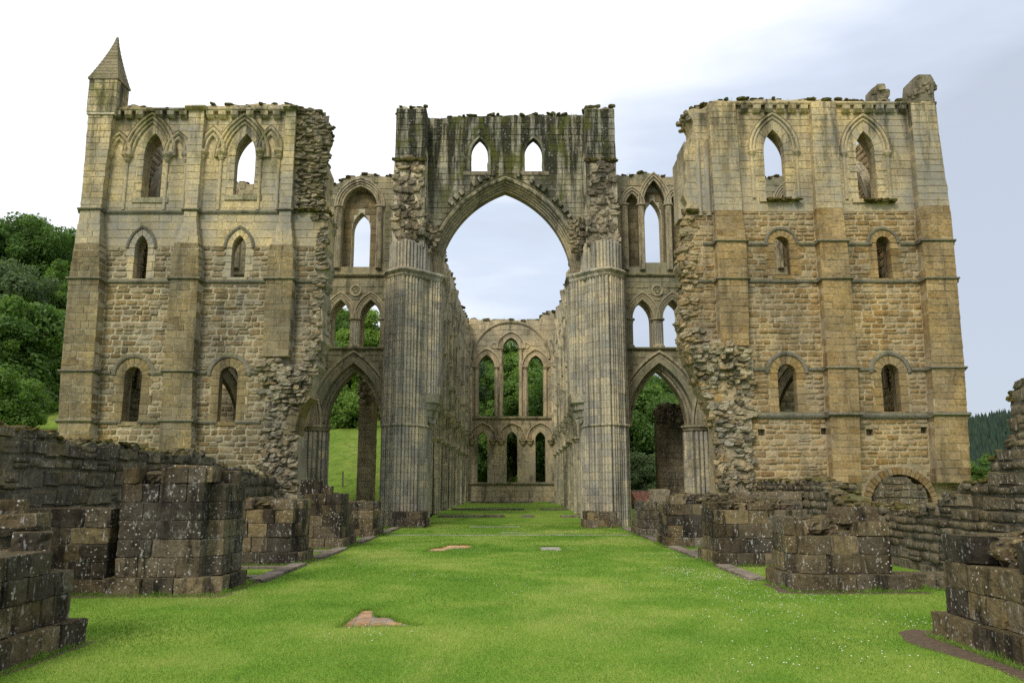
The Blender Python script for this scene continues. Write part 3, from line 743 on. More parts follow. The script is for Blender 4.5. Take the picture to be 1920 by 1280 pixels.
def buttress(th, Y, secs, mats, cap, h=.29):
    """secs: (py, px0, px1, depth) from top to bottom; mats: (z limit, below, above)"""
    S = []
    for py, a, b, d in secs:
        z = Z(py, Y-d); S.append((z, X(a, py, Y-d), X(b, py, Y-d), d))
    S.sort()
    V, F = [], []
    for z, a, b, d in S: V += [FW.p(a+.008, z, -.1), FW.p(a+.008, z, d-.012), FW.p(b-.008, z, d-.012), FW.p(b-.008, z, -.1)]
    for i in range(len(S)-1):
        for k in range(3): q = i*4; F.append((q+k, q+k+1, q+k+5, q+k+4))
    n = len(S)-1; F += [(0,1,2,3), (n*4+3, n*4+2, n*4+1, n*4)]
    core = adopt(mesh_obj('buttress', V, F, mats[3]), th)
    lo, hi = Pieces(core, 'ashlar_block', mats[1], 'ashlar', cap), Pieces(core, 'dressed_block', mats[2], 'ashlar', cap)
    z = S[0][0]
    def ip(z):
        for (z0,a0,b0,d0),(z1,a1,b1,d1) in zip(S[:-1], S[1:]):
            if z <= z1:
                f = (z-z0)/max(1e-6, z1-z0); return a0+(a1-a0)*f, b0+(b1-b0)*f, d0+(d1-d0)*f
        return S[-1][1:]
    while z < S[-1][0]-.08:
        hh = min(R(.85,1.15)*h, S[-1][0]-z); a, b, d = ip(z+hh/2)
        k = max(1, round((b-a)/R(.34,.56))); cuts = [a+R(-.012,.008)]+[a+(b-a)*(i+R(-.2,.2))/k for i in range(1, k)]+[b+R(-.008,.012)]
        pc = lo if z+hh/2 < mats[0] else hi
        for u0, u1 in zip(cuts[:-1], cuts[1:]):
            g_ = .018 if pc is lo else .008
            pc.add(FW.p((u0+u1)/2, z+hh/2, d/2+R(-.006,.006)), None, FW.n, (u1-u0-g_, d+.012, hh-g_))
        z += hh
    lo.done(); hi.done(); return S, ip
def string(th, Y, py, px0, px1, butts, mat, h=.16, out=.10, gaps=()):
    """moulded string course that breaks forward round the buttresses"""
    z = Z(py, Y); x0, x1 = X(px0, py, Y), X(px1, py, Y); segs = []; u = x0
    for S, ip in sorted(butts, key=lambda q: q[1](z)[0]):
        if not (S[0][0] < z < S[-1][0]): continue
        a, b, d = ip(z)
        if b < x0 or a > x1: continue
        if a-.09 > u: segs.append((u, a-.09, out))
        segs.append((max(x0-.05, a-.09), min(b+.09, x1+.3), d+out)); u = b+.09
    if u < x1: segs.append((u, x1, out))
    gp = [(X(g0, py, Y), X(g1, py, Y)) for g0, g1 in gaps]
    segs = [(a2, b2, d) for a, b, d in segs for a2, b2 in minus([(a, b)], gp)]
    for a, b, d in segs:
        prof = [(-.05, -h/2), (d*.75, -h/2), (d, -h*.1), (d-.03, h*.3), (-.05, h/2+.03)]
        k = len(prof); V = [FW.p(q, z+zz, dd) for q in (a, b) for dd, zz in prof]
        F = [(i, (i+1)%k, (i+1)%k+k, i+k) for i in range(k)] + [tuple(range(k-1,-1,-1)), tuple(range(k, 2*k))]
        adopt(mesh_obj('string_course', V, F, mat), th)
def corbels(th, Y, py, pxs, mat):
    for px in pxs:
        x_, z = at(px, py, Y-.1); w_ = .15
        V = [FW.p(x_+s*w_, z+zz, d) for s in (-1,1) for d, zz in ((-.05,-.16),(.12,-.12),(.24,0),(.26,.16),(-.05,.16))]
        F = [(i,(i+1)%5,(i+1)%5+5,i+5) for i in range(5)]+[(4,3,2,1,0),(5,6,7,8,9)]
        adopt(mesh_obj('corbel', V, F, mat), th)

# ---------------------------------------------------------------- left transept
TL = thing('transept_wall', 'tall ochre transept wall on the left with a pointed corner turret', 'ruined wall', (-12.5, YW, 0))
topL = [(205,212),(215,203),(245,197),(290,206),(350,206),(356,199),(440,197),(545,195),(556,202)]
edgeL = [(556,202),(600,212),(612,236),(604,258),(607,300),(604,352),(600,388),(617,402),(612,440),(606,470),(612,500),(602,540),(605,600),(598,650),(583,700),(572,745)]
outL = ragged(PL(topL, YW), amp=.06, step=.4, seed=2) + ragged(PL(edgeL, YW), amp=.14, step=.3, seed=3)[1:]
zb = -.05
# torn aisle arch: the wall narrows under the springing of the lost nave aisle vault
outL += PL([(560,775),(552,800),(556,840),(558,900)], YW) + [(X(558,900,YW), zb), (X(104,900,YW), zb)]
outL += PL([(108,850),(116,700),(130,527),(150,395),(165,250),(170,205)], YW)
ch, sh, ch_in = [], [], []
UPZ_L = Z(462, YW)
wl = []
wl.append(arched_window(TL, FW, YW, 227, 259, 790, 700, 687, ch, sh, .38, M_BUT_L, .16, False))
wl.append(arched_window(TL, FW, YW, 407, 441, 790, 700, 687, ch, sh, .38, M_BUT_L, .16, False))
wl.append(arched_window(TL, FW, YW, 248, 273, 523, 465, 441, ch, sh, .25, M_UP_L, .12, True))
wl.append(arched_window(TL, FW, YW, 432, 458, 520, 465, 441, ch, sh, .25, M_UP_L, .12, True))
cwin = [(264,300,371,290,250), (437,475,366,292,251)]
for a, b_, s_, sp_, ap_ in cwin:
    wl.append(arched_window(TL, FW, YW, a, b_, s_, sp_, ap_, ch, sh, .30, M_UP_L, None, True))
jl = Pieces(TL, 'jamb_stone', M_BUT_L, 'ashlar'); ju = Pieces(TL, 'jamb_stone', M_UP_L, 'ashlar')
for i, (cx, zsp, w_, rise, z0) in enumerate(wl): jambs(None or (jl if i < 2 else ju), FW, cx, w_, z0, zsp, .38 if i < 2 else .27, .015, .36)
jl.done(); ju.done()
slab('masonry_core', FW, outL, ch, -.012, -.36, M_CORE_TL, TL)
slab('inner_skin', FW, outL, ch_in, -.362, -1.5, M_CORE_TL, TL)
# clerestory arcading: moulded arches on little corbels, a blind lancet either side of each light
prof_cl = [(.30,.0)] + rolls(.30, .74, .02, .13, 3) + [(.76,-.02)]
bl_holes = []
for (a, b_, s_, sp_, ap_), sides in zip(cwin, (((203,243,258,288), (314,353,258,288)), ((380,418,251,283), (489,526,249,281)))):
    x0, x1 = X(a, sp_, YW), X(b_, sp_, YW); cx, w_ = (x0+x1)/2, (x1-x0)/2; zsp, zap = Z(sp_, YW), Z(ap_, YW)
    sweep_arch('arch_moulding', FW, cx, zsp-.1, w_, zap-zsp+.1, None, prof_cl, M_UP_L, TL)
    for q0, q1, qa, qs in sides:
        y0, y1 = X(q0, qs, YW), X(q1, qs, YW); c2, w2 = (y0+y1)/2, (y1-y0)/2*.52; z1, z2 = Z(qs, YW), Z(qa, YW)
        sweep_arch('blind_arch', FW, c2, z1, w2, max(w2*1.15, z2-z1-.15), None, [(0,-.02),(0,.05)]+rolls(0, .34, .05, .12, 2)+[(.35,-.02)], M_UP_L, TL)
        sh.append(arch_pts(c2, z1, w2, max(w2*1.15, z2-z1-.15), .36, 6))
        for s in (-1, 1):
            xx = c2+s*(w2+.17)
            pl_ = oct_plan(xx, YW-.06, .20, 8, False)
            band('corbel_capital', pl_, z1-.42, (0,.10,.16,.30,.42), (-.13,-.07,-.08,.02,.02), M_UP_L, TL)
            prism('wall_shaft', oct_plan(xx, YW-.02, .07, 8, False), Z(394, YW), z1-.36, M_UP_L, TL)
    sh.append(arch_pts(cx, zsp-.1, w_, zap-zsp+.1, .78, 9))
BL = []
matsL = (UPZ_L, M_BUT_L, M_UP_L, M_CORE_TL)
BL.append(buttress(TL, YW, [(206,166,213,.35),(395,150,188,.35),(470,137,186,.5),(527,128,186,.5),(700,113,175,.5),(905,103,163,.5)], matsL, 150))
BL.append(buttress(TL, YW, [(201,354,384,.25),(415,344,368,.28),(470,322,373,.45),(527,318,372,.45),(700,306,361,.45),(905,292,357,.45)], matsL, 110))
BL.append(buttress(TL, YW, [(197,537,556,.25),(415,522,545,.28),(470,503,550,.45),(527,498,549,.45),(668,491,541,.45)], matsL, 110))
bh = [[(ip(z)[0]-.01, z) for z in (S[0][0], *[s[0] for s in S[1:]])] + [(ip(s[0])[1]+.01, s[0]) for s in reversed(S)] for S, ip in BL]
inner = [(a, b) for a, b in outL]
torn = PL([(492,676),(520,668),(560,700),(572,745),(560,775),(552,800),(556,840),(558,900),(555,960),(487,960),(485,860),(497,780),(488,700)], YW)
torn_hi = PL([(556,202),(612,210),(618,236),(610,352),(604,392),(560,392)], YW)
lo = Pieces(TL, 'stone', M_RUB_L, 'rubble', 300); hi = Pieces(TL, 'facing_block', M_UP_L, 'ashlar', 260)
lay(lo, FW, outL, sh+bh+[torn], 0, (.17,.30), (.24,.58), .024, .16, .018, zmax=UPZ_L, hslack=.2)
lay(hi, FW, outL, sh+bh+[torn_hi], 0, (.28,.36), (.5,.95), .008, .16, .006, zmin=UPZ_L)
lo.done(); hi.done()
rb = Pieces(TL, 'rubble_stone', M_BROKEN, 'lump', 300)
zt_ = max(p[1] for p in torn)
df = lambda u, z: .06+.34*sstep(zt_-2.2, zt_-.2, z)+.25*noise.noise((u*.8, z*.8, 3))
core_face(TL, FW, torn, df, M_BROKEN); heap(rb, FW, torn, lambda u, z: df(u, z)-.02, (.25,.17), (.40,.28,.14), .28, .95)
edge_heap(rb, FW, [(a-.12, b) for a, b in PL(edgeL, YW)], -.1, -1.4, (.30,.34,.18))
heap(rb, FW, PL([(590,400),(618,402),(612,470),(614,500),(604,560),(606,640),(588,700),(575,740),(560,690),(588,640),(585,560),(596,500)], YW), lambda u, z: .0+.12*noise.noise((u, z, 1)), (.28,.19), (.42,.28,.13), .3, .85)
core_face(TL, FW, torn_hi, lambda u, z: .05, M_BROKEN_T, .14, .08); ht = Pieces(TL, 'core_slab', M_BROKEN_T, 'lump', 200); heap(ht, FW, torn_hi, lambda u, z: .0+.08*noise.noise((u, z, 8)), (.30,.125), (.46,.30,.085), .14, .95); ht.done()
rb.done()
# the return of the lost nave clerestory: shafts and the wall's broken end, going back from the corner
mos = Pieces(TL, 'moss_cushion', M_MOSS, 'lump', 200)
crest(mos, FW, PL(topL, YW), -1.3, .0, (.24,.26,.10), .05, .03)
crest(mos, FW, PL([(556,394),(618,400)], YW), -.6, .3, (.24,.22,.10), .03)
crest(mos, FW, PL([(556,202),(600,212),(612,236)], YW), -1.2, .0, (.24,.24,.12), .06)
mos.done()
for py, a, b_, gp in ((790,107,488,[(227,259),(407,441)]), (698,113,488,[(208,278),(388,460)]), (527,128,612,()), (397,148,562,())): string(TL, YW, py, a, b_, BL, M_STRING, .15, .10, gp)
string(TL, YW, 208, 207, 553, BL[1:], M_UP_L, .18, .22)
corbels(TL, YW, 217, [222,243,264,300,322,345,395,418,441,470,497,520], M_UP_L)
for (cx, zsp, w_, rise, z0) in wl[4:]: fbox('sill', FW, cx-w_-.35, cx+w_+.35, z0-.22, z0, -.9, .06, M_WALL_E, TL)
# return wall of the nave seen end-on beside the upper corner
zq0, zq1 = Z(392, YW), Z(262, YW+1)
sp_ = scallop([(-7.85,33.6), (-7.75,32.4), (-8.2,31.95)][::-1], 5)
prism('broken_jamb', [(-8.75,32.1),(-8.45,32.05),(-8.22,32.5),(-8.18,33.2),(-8.3,33.6),(-8.8,33.6)], zq0-.3, zq1, M_WALL_E, TL, .12)
# turret with its stone spire
tx0, tx1 = X(168, 150, YW-.4), X(221, 150, YW-.4); ty0, ty1 = YW-.42, YW+.62
zt0, zt1 = Z(206, YW-.4), Z(149, YW-.4)
tb = boxm('turret', tx0+.012, tx1-.012, ty0+.012, ty1-.012, zt0-.2, zt1, M_CORE, TL)
tp = Pieces(tb, 'turret_block', M_UP_L, 'ashlar', 120)
z = zt0-.1
while z < zt1-.05:
    hh = min(.33, zt1-z); k = random.randrange(2)
    for u0, u1 in (((tx0, tx0+.6), (tx0+.6, tx1)) if k else ((tx0, tx0+.9), (tx0+.9, tx1))): tp.add(Vector(((u0+u1)/2, ty0+.1, z+hh/2)), None, (0,-1,0), (u1-u0-.014, .22, hh-.014))
    for u0, u1 in ((ty0, ty0+.55), (ty0+.55, ty1)): tp.add(Vector((tx1-.1, (u0+u1)/2, z+hh/2)), None, (1,0,0), (u1-u0-.014, .21, hh-.014)); tp.add(Vector((tx0+.1, (u0+u1)/2, z+hh/2)), None, (-1,0,0), (u1-u0-.014, .21, hh-.014))
    z += hh
tp.done()
boxm('eaves_course', tx0-.05, tx1+.05, ty0-.05, ty1+.05, zt1, zt1+.09, M_SPIRE, TL)
zap = Z(73, YW+.2); cxs, cys = (tx0+tx1)/2+.16, (ty0+ty1)/2
spire_parts = []
lv = 13
for i in range(lv):
    f0, f1 = i/lv, (i+1)/lv
    prof_s = lambda f: .53*((1-f)**1.28*.94+.05)
    V = []
    for f, e_ in ((f0, .010), (f1, .0)):
        hw = prof_s(f)*(tx1-tx0)+e_; hd = prof_s(f)*(ty1-ty0)+e_; cxx = (tx0+tx1)/2+(cxs-(tx0+tx1)/2)*f
        V += [(cxx-hw, cys-hd, zt1+.09+(zap-zt1-.09)*f), (cxx+hw, cys-hd, zt1+.09+(zap-zt1-.09)*f), (cxx+hw, cys+hd, zt1+.09+(zap-zt1-.09)*f), (cxx-hw, cys+hd, zt1+.09+(zap-zt1-.09)*f)]
    adopt(mesh_obj('spire_course', V, [(0,1,5,4),(1,2,6,5),(2,3,7,6),(3,0,4,7),(3,2,1,0),(4,5,6,7)], M_SPIRE), TL)

# ---------------------------------------------------------------- right transept
TR = thing('transept_wall', 'tall warm ochre transept wall on the right with a flat broken top', 'ruined wall', (12.5, YW, 0))
topR = [(1327,192),(1345,188),(1440,186),(1560,188),(1640,190),(1700,192),(1752,193)]
edgeR = [(1345,800),(1332,760),(1312,710),(1290,665),(1285,645),(1278,600),(1283,540),(1279,480),(1290,420),(1284,395),(1284,300),(1290,275),(1299,255),(1300,228),(1288,207),(1300,203),(1327,198)]
outR = [(X(1347,900,YW), zb)] + PL([(1347,900),(1345,800)], YW)[:1] + ragged(PL(edgeR, YW), amp=.12, step=.3, seed=6) + ragged(PL(topR, YW), amp=.05, step=.4, seed=7)
outR += PL([(1756,200),(1762,270),(1771,330),(1778,352),(1777,385),(1783,395),(1795,527),(1808,690),(1814,778),(1813,800),(1819,835),(1804,850),(1816,866),(1820,905)], YW) + [(X(1822,905,YW), zb)]
ch, sh, ch_in = [], [], []
UPZ_R = Z(397, YW)
wr = []
wr.append(arched_window(TR, FW, YW, 1462, 1497, 776, 700, 682, ch, sh, .36, M_BUT_R, .16, False))
wr.append(arched_window(TR, FW, YW, 1658, 1691, 772, 700, 682, ch, sh, .36, M_BUT_R, .16, False))
wr.append(arched_window(TR, FW, YW, 1454, 1483, 516, 462, 443, ch, sh, .28, M_BUT_R, .12, False))
wr.append(arched_window(TR, FW, YW, 1648, 1674, 522, 462, 443, ch, sh, .28, M_BUT_R, .12, False))
wr.append(arched_window(TR, FW, YW, 1437, 1475, 372, 282, 243, ch, sh, .36, M_UP_R, None, True, .38))
wr.append(arched_window(TR, FW, YW, 1611, 1647, 374, 284, 246, ch, sh, .36, M_UP_R, None, True, .38))
jl = Pieces(TR, 'jamb_stone', M_BUT_R, 'ashlar'); ju = Pieces(TR, 'jamb_stone', M_UP_R, 'ashlar')
for i, (cx, zsp, w_, rise, z0) in enumerate(wr): jambs(jl if i < 4 else ju, FW, cx, w_, z0, zsp, .36 if i < 4 else .36, .015, .38)
jl.done(); ju.done()
# round-headed opening near the ground; putlog holes left by the scaffolding
putlogs = [[(X(px,py,YW)-.14, Z(py,YW)-.13), (X(px,py,YW)+.14, Z(py,YW)-.13), (X(px,py,YW)+.14, Z(py,YW)+.13), (X(px,py,YW)-.14, Z(py,YW)+.13)] for px, py in ((1428,810),(1546,808),(1631,810),(1733,806))]
xa, xb_ = X(1632, 935, YW), X(1748, 935, YW); cxa, wa = (xa+xb_)/2, (xb_-xa)/2; zaa = Z(889, YW)
ch.append(arch_pts(cxa, zaa-wa, wa+.02, wa+.02, 0, 10, zb+.02)); ch_in.append(ch[-1]); sh.append(arch_pts(cxa, zaa-wa, wa, wa, .34, 10, zb))
ring_stones(None, FW, cxa, zaa-wa, wa, wa, 0, .30, .03, -.8, 23, M_RUB_R, TR, 'voussoir', .03)
slab('masonry_core', FW, outR, ch+putlogs, -.012, -.36, M_CORE_TR, TR)
slab('inner_skin', FW, outR, ch_in, -.362, -1.5, M_CORE_TR, TR)
for (cx, zsp, w_, rise, z0) in wr[4:]:
    sweep_arch('arch_moulding', FW, cx, zsp, w_, rise, None, [(.36,0)]+rolls(.36, .66, .02, .12, 2)+[(.68,-.02)], M_UP_R, TR)
    sh.append(arch_pts(cx, zsp, w_, rise, .69, 9))
    fbox('sill', FW, cx-w_-.30, cx+w_+.5, z0-.16, z0, -.9, .08, M_UP_R, TR)
    for s in (-1, 1):
        xx = cx+s*(w_+.52)
        band('corbel_capital', oct_plan(xx, YW-.03, .15, 8, False), zsp-.30, (0,.08,.2,.3), (-.10,-.05,.02,.02), M_UP_R, TR)
        prism('wall_shaft', oct_plan(xx, YW-.01, .08, 8, False), z0, zsp-.25, M_UP_R, TR)
BR = []
matsR = (UPZ_R, M_BUT_R, M_UP_R, M_CORE_TR)
BR.append(buttress(TR, YW, [(193,1328,1379,.3),(395,1341,1392,.3),(455,1344,1400,.42),(527,1347,1403,.45),(648,1352,1405,.45)], matsR, 110))
BR.append(buttress(TR, YW, [(190,1521,1567,.3),(395,1531,1581,.3),(455,1537,1589,.42),(527,1542,1596,.45),(690,1552,1609,.45),(905,1563,1616,.45)], matsR, 110))
BR.append(buttress(TR, YW, [(193,1708,1753,.35),(395,1724,1782,.38),(455,1730,1788,.48),(527,1737,1795,.5),(690,1748,1809,.5),(905,1757,1822,.5)], matsR, 150))
bh = [[(ip(z)[0]-.01, z) for z in (S[0][0], *[s[0] for s in S[1:]])] + [(ip(s[0])[1]+.01, s[0]) for s in reversed(S)] for S, ip in BR]
torn = PL([(1290,652),(1345,640),(1402,660),(1410,720),(1405,800),(1414,860),(1405,960),(1352,960),(1347,870),(1345,800),(1332,760),(1312,710)], YW)
lo = Pieces(TR, 'stone', M_RUB_R, 'rubble', 300); hi = Pieces(TR, 'facing_block', M_UP_R, 'ashlar', 260)
lay(lo, FW, outR, sh+bh+[torn]+putlogs, 0, (.17,.30), (.25,.60), .022, .16, .016, zmax=UPZ_R, hslack=.2)
lay(hi, FW, outR, sh+bh, 0, (.28,.36), (.5,.95), .008, .16, .006, zmin=UPZ_R)
lo.done(); hi.done()
rb = Pieces(TR, 'rubble_stone', M_BROKEN, 'lump', 300)
zt_ = max(p[1] for p in torn)
df = lambda u, z: .06+.34*sstep(zt_-2.2, zt_-.2, z)+.3*noise.noise((u*.8, z*.8, 5))
core_face(TR, FW, torn, df, M_BROKEN); heap(rb, FW, torn, lambda u, z: df(u, z)-.02, (.25,.17), (.40,.28,.14), .28, .95)
edge_heap(rb, FW, PL(edgeR[13:], YW), -.2, -1.4, (.3,.34,.16), .4)
rb.done()
rw = Pieces(TR, 'rubble_lump', M_BROKEN_W, 'lump', 220)
edge_heap(rw, FW, [(a+.1, b) for a, b in PL(edgeR[:10], YW)], -.1, -1.4, (.3,.34,.18))
heap(rw, FW, PL([(1283,395),(1305,400),(1303,500),(1310,600),(1330,650),(1350,690),(1335,745),(1316,715),(1287,655),(1276,600),(1281,540),(1277,480)], YW), lambda u, z: -.02+.12*noise.noise((u, z, 1)), (.28,.19), (.42,.28,.14), .3, .85)
heap(rw, FW, PL([(1330,760),(1350,790),(1356,960),(1344,960),(1343,800)], YW), lambda u, z: -.02, (.3,.22), (.3,.3,.2), .15)
rw.done()
mos = Pieces(TR, 'moss_cushion', M_MOSS, 'lump', 200)
crest(mos, FW, PL([(1288,205)]+topR, YW), -1.3, .05, (.24,.26,.10), .05, .03)
crest(mos, FW, PL([(1440,376),(1496,376)], YW), -.2, .25, (.24,.22,.10), .03); crest(mos, FW, PL([(1620,378),(1674,378)], YW), -.2, .25, (.24,.22,.10), .03)
crest(mos, FW, PL([(1288,392),(1302,398)], YW), -.2, .15, (.35,.35,.14), .08)
mos.done()
for py, a, b_, gp in ((692,1408,1809,[(1443,1516),(1641,1708)]), (527,1284,1796,()), (457,1318,1788,[(1439,1498),(1634,1688)])): string(TR, YW, py, a, b_, BR, M_STRING, .14, .09, gp)
string(TR, YW, 778, 1414, 1814, BR, M_STRING, .22, .14)
string(TR, YW, 196, 1330, 1752, BR[2:], M_UP_R, .18, .2)
corbels(TR, YW, 206, [1395,1418,1440,1462,1484,1506,1585,1607,1628,1648,1668,1690], M_UP_R)
# return wall of the lost nave, its window jamb shafts going back beside the upper corner
zq0, zq1 = Z(392, YW), Z(215, YW)
prism('broken_jamb', scallop([(8.45,32.0),(7.35,32.12)][::-1]+[(7.3,33.3)][:0], 3)+[(8.45,33.7),(7.35,33.7)], zq0-.3, Z(262,YW), M_UP_R, TR, .1)
prism('broken_jamb', [(7.12,32.7),(7.38,32.5),(7.38,33.6),(7.12,33.6)], zq0-.2, Z(292,YW), M_UP_R, TR, .15)
def arch_stub(th, pts, mat, dep=1.3):
    P = PL(pts, YW)
    for (a,b),(c,d) in zip(P[:-1], P[1:]):
        tx, tz = (c-a), (d-b); L_ = math.hypot(tx, tz); s_ = 1 if a > 0 else -1; nx_, nz_ = s_*tz/L_, -s_*tx/L_
        if nx_*s_ < 0: nx_, nz_ = -nx_, -nz_
        w_ = .42
        q = [(a+tx*.02, b+tz*.02), (c-tx*.02, d-tz*.02), (c-tx*.02+nx_*w_, d-tz*.02+nz_*w_), (a+tx*.02+nx_*w_, b+tz*.02+nz_*w_)]
        V = [FW.p(x_, z_, .06+R(-.02,.02)) for x_, z_ in q]+[FW.p(x_, z_, -dep) for x_, z_ in q]
        adopt(mesh_obj('arch_stub_stone', V, [(0,1,2,3),(7,6,5,4)]+[(k,k+4,(k+1)%4+4,(k+1)%4) for k in range(4)], mat), th)
arch_stub(TR, [(1349,815),(1348,795),(1345,777),(1339,760),(1331,744),(1320,728),(1307,713)], M_BUT_R)
arch_stub(TL, [(554,815),(555,797),(559,780),(565,766),(573,754),(583,745)], M_BUT_L)
# stumps left standing on the wall head
def stump_on(th, poly_px, Y0, dep, mat):
    slab('wall_head_stump', west(Y0), ragged(PL(poly_px, Y0)+[PL(poly_px, Y0)[0]], amp=.03, step=.3, seed=9)[:-1], [], 0, -dep, mat, th)
hp = Pieces(TR, 'rubble_stone', M_BROKEN_T, 'lump', 60)
for q in ([(1633,190),(1634,168),(1650,162),(1664,172),(1665,190)], [(1690,195),(1700,182),(1714,170),(1716,146),(1745,142),(1751,150),(1754,190)]): heap(hp, west(YW-.05), PL(q, YW-.05), lambda u, z: -.06, (.26,.2), (.40,.3,.2), .15)
hp.done()
stump_on(TR, [(1633,190),(1634,167),(1642,161),(1655,162),(1664,172),(1665,190)], YW+.1, .6, M_SPIRE)
stump_on(TR, [(1690,195),(1698,180),(1712,172),(1714,145),(1722,140),(1745,140),(1751,150),(1754,196)], YW-.1, 1.0, M_SPIRE)

# ---------------------------------------------------------------- transept end walls (seen through the lights)
for s, th, mat in ((-1, TL, M_RUB_L), (1, TR, M_RUB_R)):
    fr = Frame((s*16.9, 0, 0), (0,1,0), (-s,0,0))
    prof = [(33.4,zb), (41.0,zb), (41.0,17.2), (38,18.4), (33.4,18.3)]
    slab('end_wall_core', fr, prof, [], -.03, -1.1, M_CORE, th)
    for c_, b_, sp2 in ((36.9, 11.2, 14.6), (36.9, 6.2, 8.4)):
        sweep_arch('inner_arch', fr, c_, sp2, .8, 1.9, None, [(0,-.03),(0,.06)]+rolls(0, .75, .06, .34, 4, .6)+[(.8,-.03)], M_ARCH, th)
        for q in (-1, 1):
            for o_ in (.14, .5):
                prism('inner_shaft', oct_plan(s*(16.9-.16), c_+q*(.8+o_), .11, 8, False), b_, sp2-.2, M_ARCH, th)
            band('shaft_capital', oct_plan(s*(16.9-.16), c_+q*1.15, .3, 8, False), sp2-.26, (0,.08,.2,.26), (-.04,.05,.12,.12), M_ARCH, th)
    pc = Pieces(th, 'inner_stone', mat, 'rubble', 0)
    lay(pc, fr, prof, [], 0, (.25,.4), (.4,.9), .03, .15, .02); pc.done()

# ================================================================== CROSSING ARCH
YC = 40.6; FC = west(YC)
XA = thing('crossing_arch', 'tall central crossing arch on clustered piers under a dark mossy tower wall', 'arch', (0, YC, 0))
YB = YC+1.3; zsp = Z(515, 39.7); xl, xr = X(823, 515, YB), X(1071, 515, YB); cxA, wA = (xl+xr)/2, (xr-xl)/2; riA = Z(366, YB)-zsp
low_plan = lambda s, c: [(c+s*q, y_) for q, y_ in ((-1.22,41.8),(-1.12,39.9),(-.95,39.45),(0.0,38.75),(.85,39.45),(1.12,40.2),(1.12,42.6),(-1.22,42.6))]
for s, cx, nm in ((1, -5.42, 'left'), (-1, 4.75, 'right')):
    P = [(-1.06,42.4),(-1.02,39.95),(-.84,39.45),(-.12,38.78),(.12,38.78),(.84,39.40),(1.10,40.0),(1.14,42.4)]
    pts = [(cx+s*a, b) for a, b in P]
    if s < 0: pts = pts[::-1]
    lo_plan = scallop(pts, 5.6)
    courses('pier_drum', lo_plan, 0.0, Z(800, 39.4), .37, M_PIER, XA)
    band('annulet', lo_plan, Z(800, 39.4), (0,.05,.13,.17), (-.02,.05,.05,-.02), M_PIER, XA)
    courses('pier_drum', lo_plan, Z(800, 39.4)+.17, zsp-.25, .37, M_PIER, XA)
    # inner respond shafts that stop on a corbel well above the floor
    q = [(cx+s*a, b) for a, b in [(1.0,39.75),(1.36,39.98),(1.72,40.25),(1.78,41.6),(1.0,41.6)]]
    if s < 0: q = q[::-1]
    in_plan = scallop(q, 5.6); zc = Z(738, 40.2)
    courses('respond_drum', in_plan, zc, zsp-.25, .37, M_PIER, XA)
    ip_ = [(cx+s*a, b) for a, b in [(.9,39.7),(1.36,39.95),(1.74,40.25),(1.80,41.6),(.9,41.6)]]
    if s < 0: ip_ = ip_[::-1]
    band('corbel', ip_, zc-1.45, (0,.25,.3,.6,.66,.95,1.0,1.3,1.45), (-.75,-.62,-.5,-.42,-.28,-.20,-.05,.02,.06), M_PIER, XA)
    cap_path = [(cx+s*a, b) for a, b in [(-1.08,42.4),(-1.05,39.9),(-.87,39.37),(-.12,38.70),(.12,38.68),(.9,39.3),(1.36,39.9),(1.78,40.2),(1.84,42.0)]]
    if s < 0: cap_path = cap_path[::-1]
    band('capital', cap_path, zsp-.28, (0,.08,.16,.30,.36,.44), (-.04,.02,.02,.16,.16,.05), M_PIER, XA)
    # springers of the lost nave arches, torn off above the capital
    up = [(cx+s*a, b) for a, b in [(-.85,41.6),(-.82,39.75),(-.55,39.25),(-.05,38.95),(.45,39.25),(1.0,39.8),(1.2,41.6)]]
    if s < 0: up = up[::-1]
    prism('springer', scallop(up, 5.6), zsp+.16, Z(455, 39.4), M_PIER, XA, .10)
    fx = west(39.15)
    # stair-turret buttress: smooth head over torn rubble
    pa, pb = ((742,798) if s > 0 else (1098,1153))
    yb = 39.5; fb = west(yb)
    z_t, z_m, z_b = Z(200, yb), Z(300, yb), Z(462, yb)
    x0, x1 = X(pa, 250, yb), X(pb, 250, yb)
    slab('turret_core', fb, ragged([(x0-.03,z_b),(x1+.03,z_b),(x1+.03,z_m),(x1,z_t-.1),(x1-.5,z_t+.03),((x0+x1)/2,z_t-.12),(x0+.4,z_t+.08),(x0,z_t-.05),(x0-.03,z_m),(x0-.03,z_b)], amp=.04, step=.6, seed=5)[:-1], [], -.08, -2.6, M_CORE, XA)
    pc = Pieces(XA, 'turret_block', M_XWALL, 'ashlar', 100)
    lay(pc, fb, [(x0,z_m),(x1,z_m),(x1,z_t-.12),(x0,z_t-.12)], [], 0, (.3,.38), (.45,.9), .012, .2, .01)
    fs = Frame((x1 if s > 0 else x0, 0, 0), (0,1,0), (s,0,0))
    lay(pc, fs, [(yb+.02,z_b+.4),(YC+.3,z_b+.4),(YC+.3,z_t-.12),(yb+.02,z_t-.12)], [], .012, (.3,.38), (.45,.7), .012, .2, .01)
    pc.done()
    pc = Pieces(XA, 'rubble_stone', M_BROKEN_T, 'lump', 160)
    core_face(XA, fb, [(x0-.02,z_b),(x1+.02,z_b),(x1,z_m+.1),(x0,z_m+.1)], lambda u, z: -.02, M_BROKEN_T, .14, .08)
    heap(pc, fb, [(x0+.05,z_b-.1),(x1-.05,z_b-.1),(x1-.1,z_m+.1),(x0+.1,z_m+.1)], lambda u, z: -.06, (.40,.21), (.52,.26,.20), .10)
    if s > 0: sp = PL([(768,470),(818,470),(828,420),(790,412),(770,440)], YC-.6)
    else: sp = PL([(1075,470),(1125,470),(1125,430),(1100,408),(1066,412)], YC-.6)
    heap(pc, west(YC-.6), sp, lambda u, z: 0, (.26,.16), (.34,.26,.14), .25)
    pc.done()
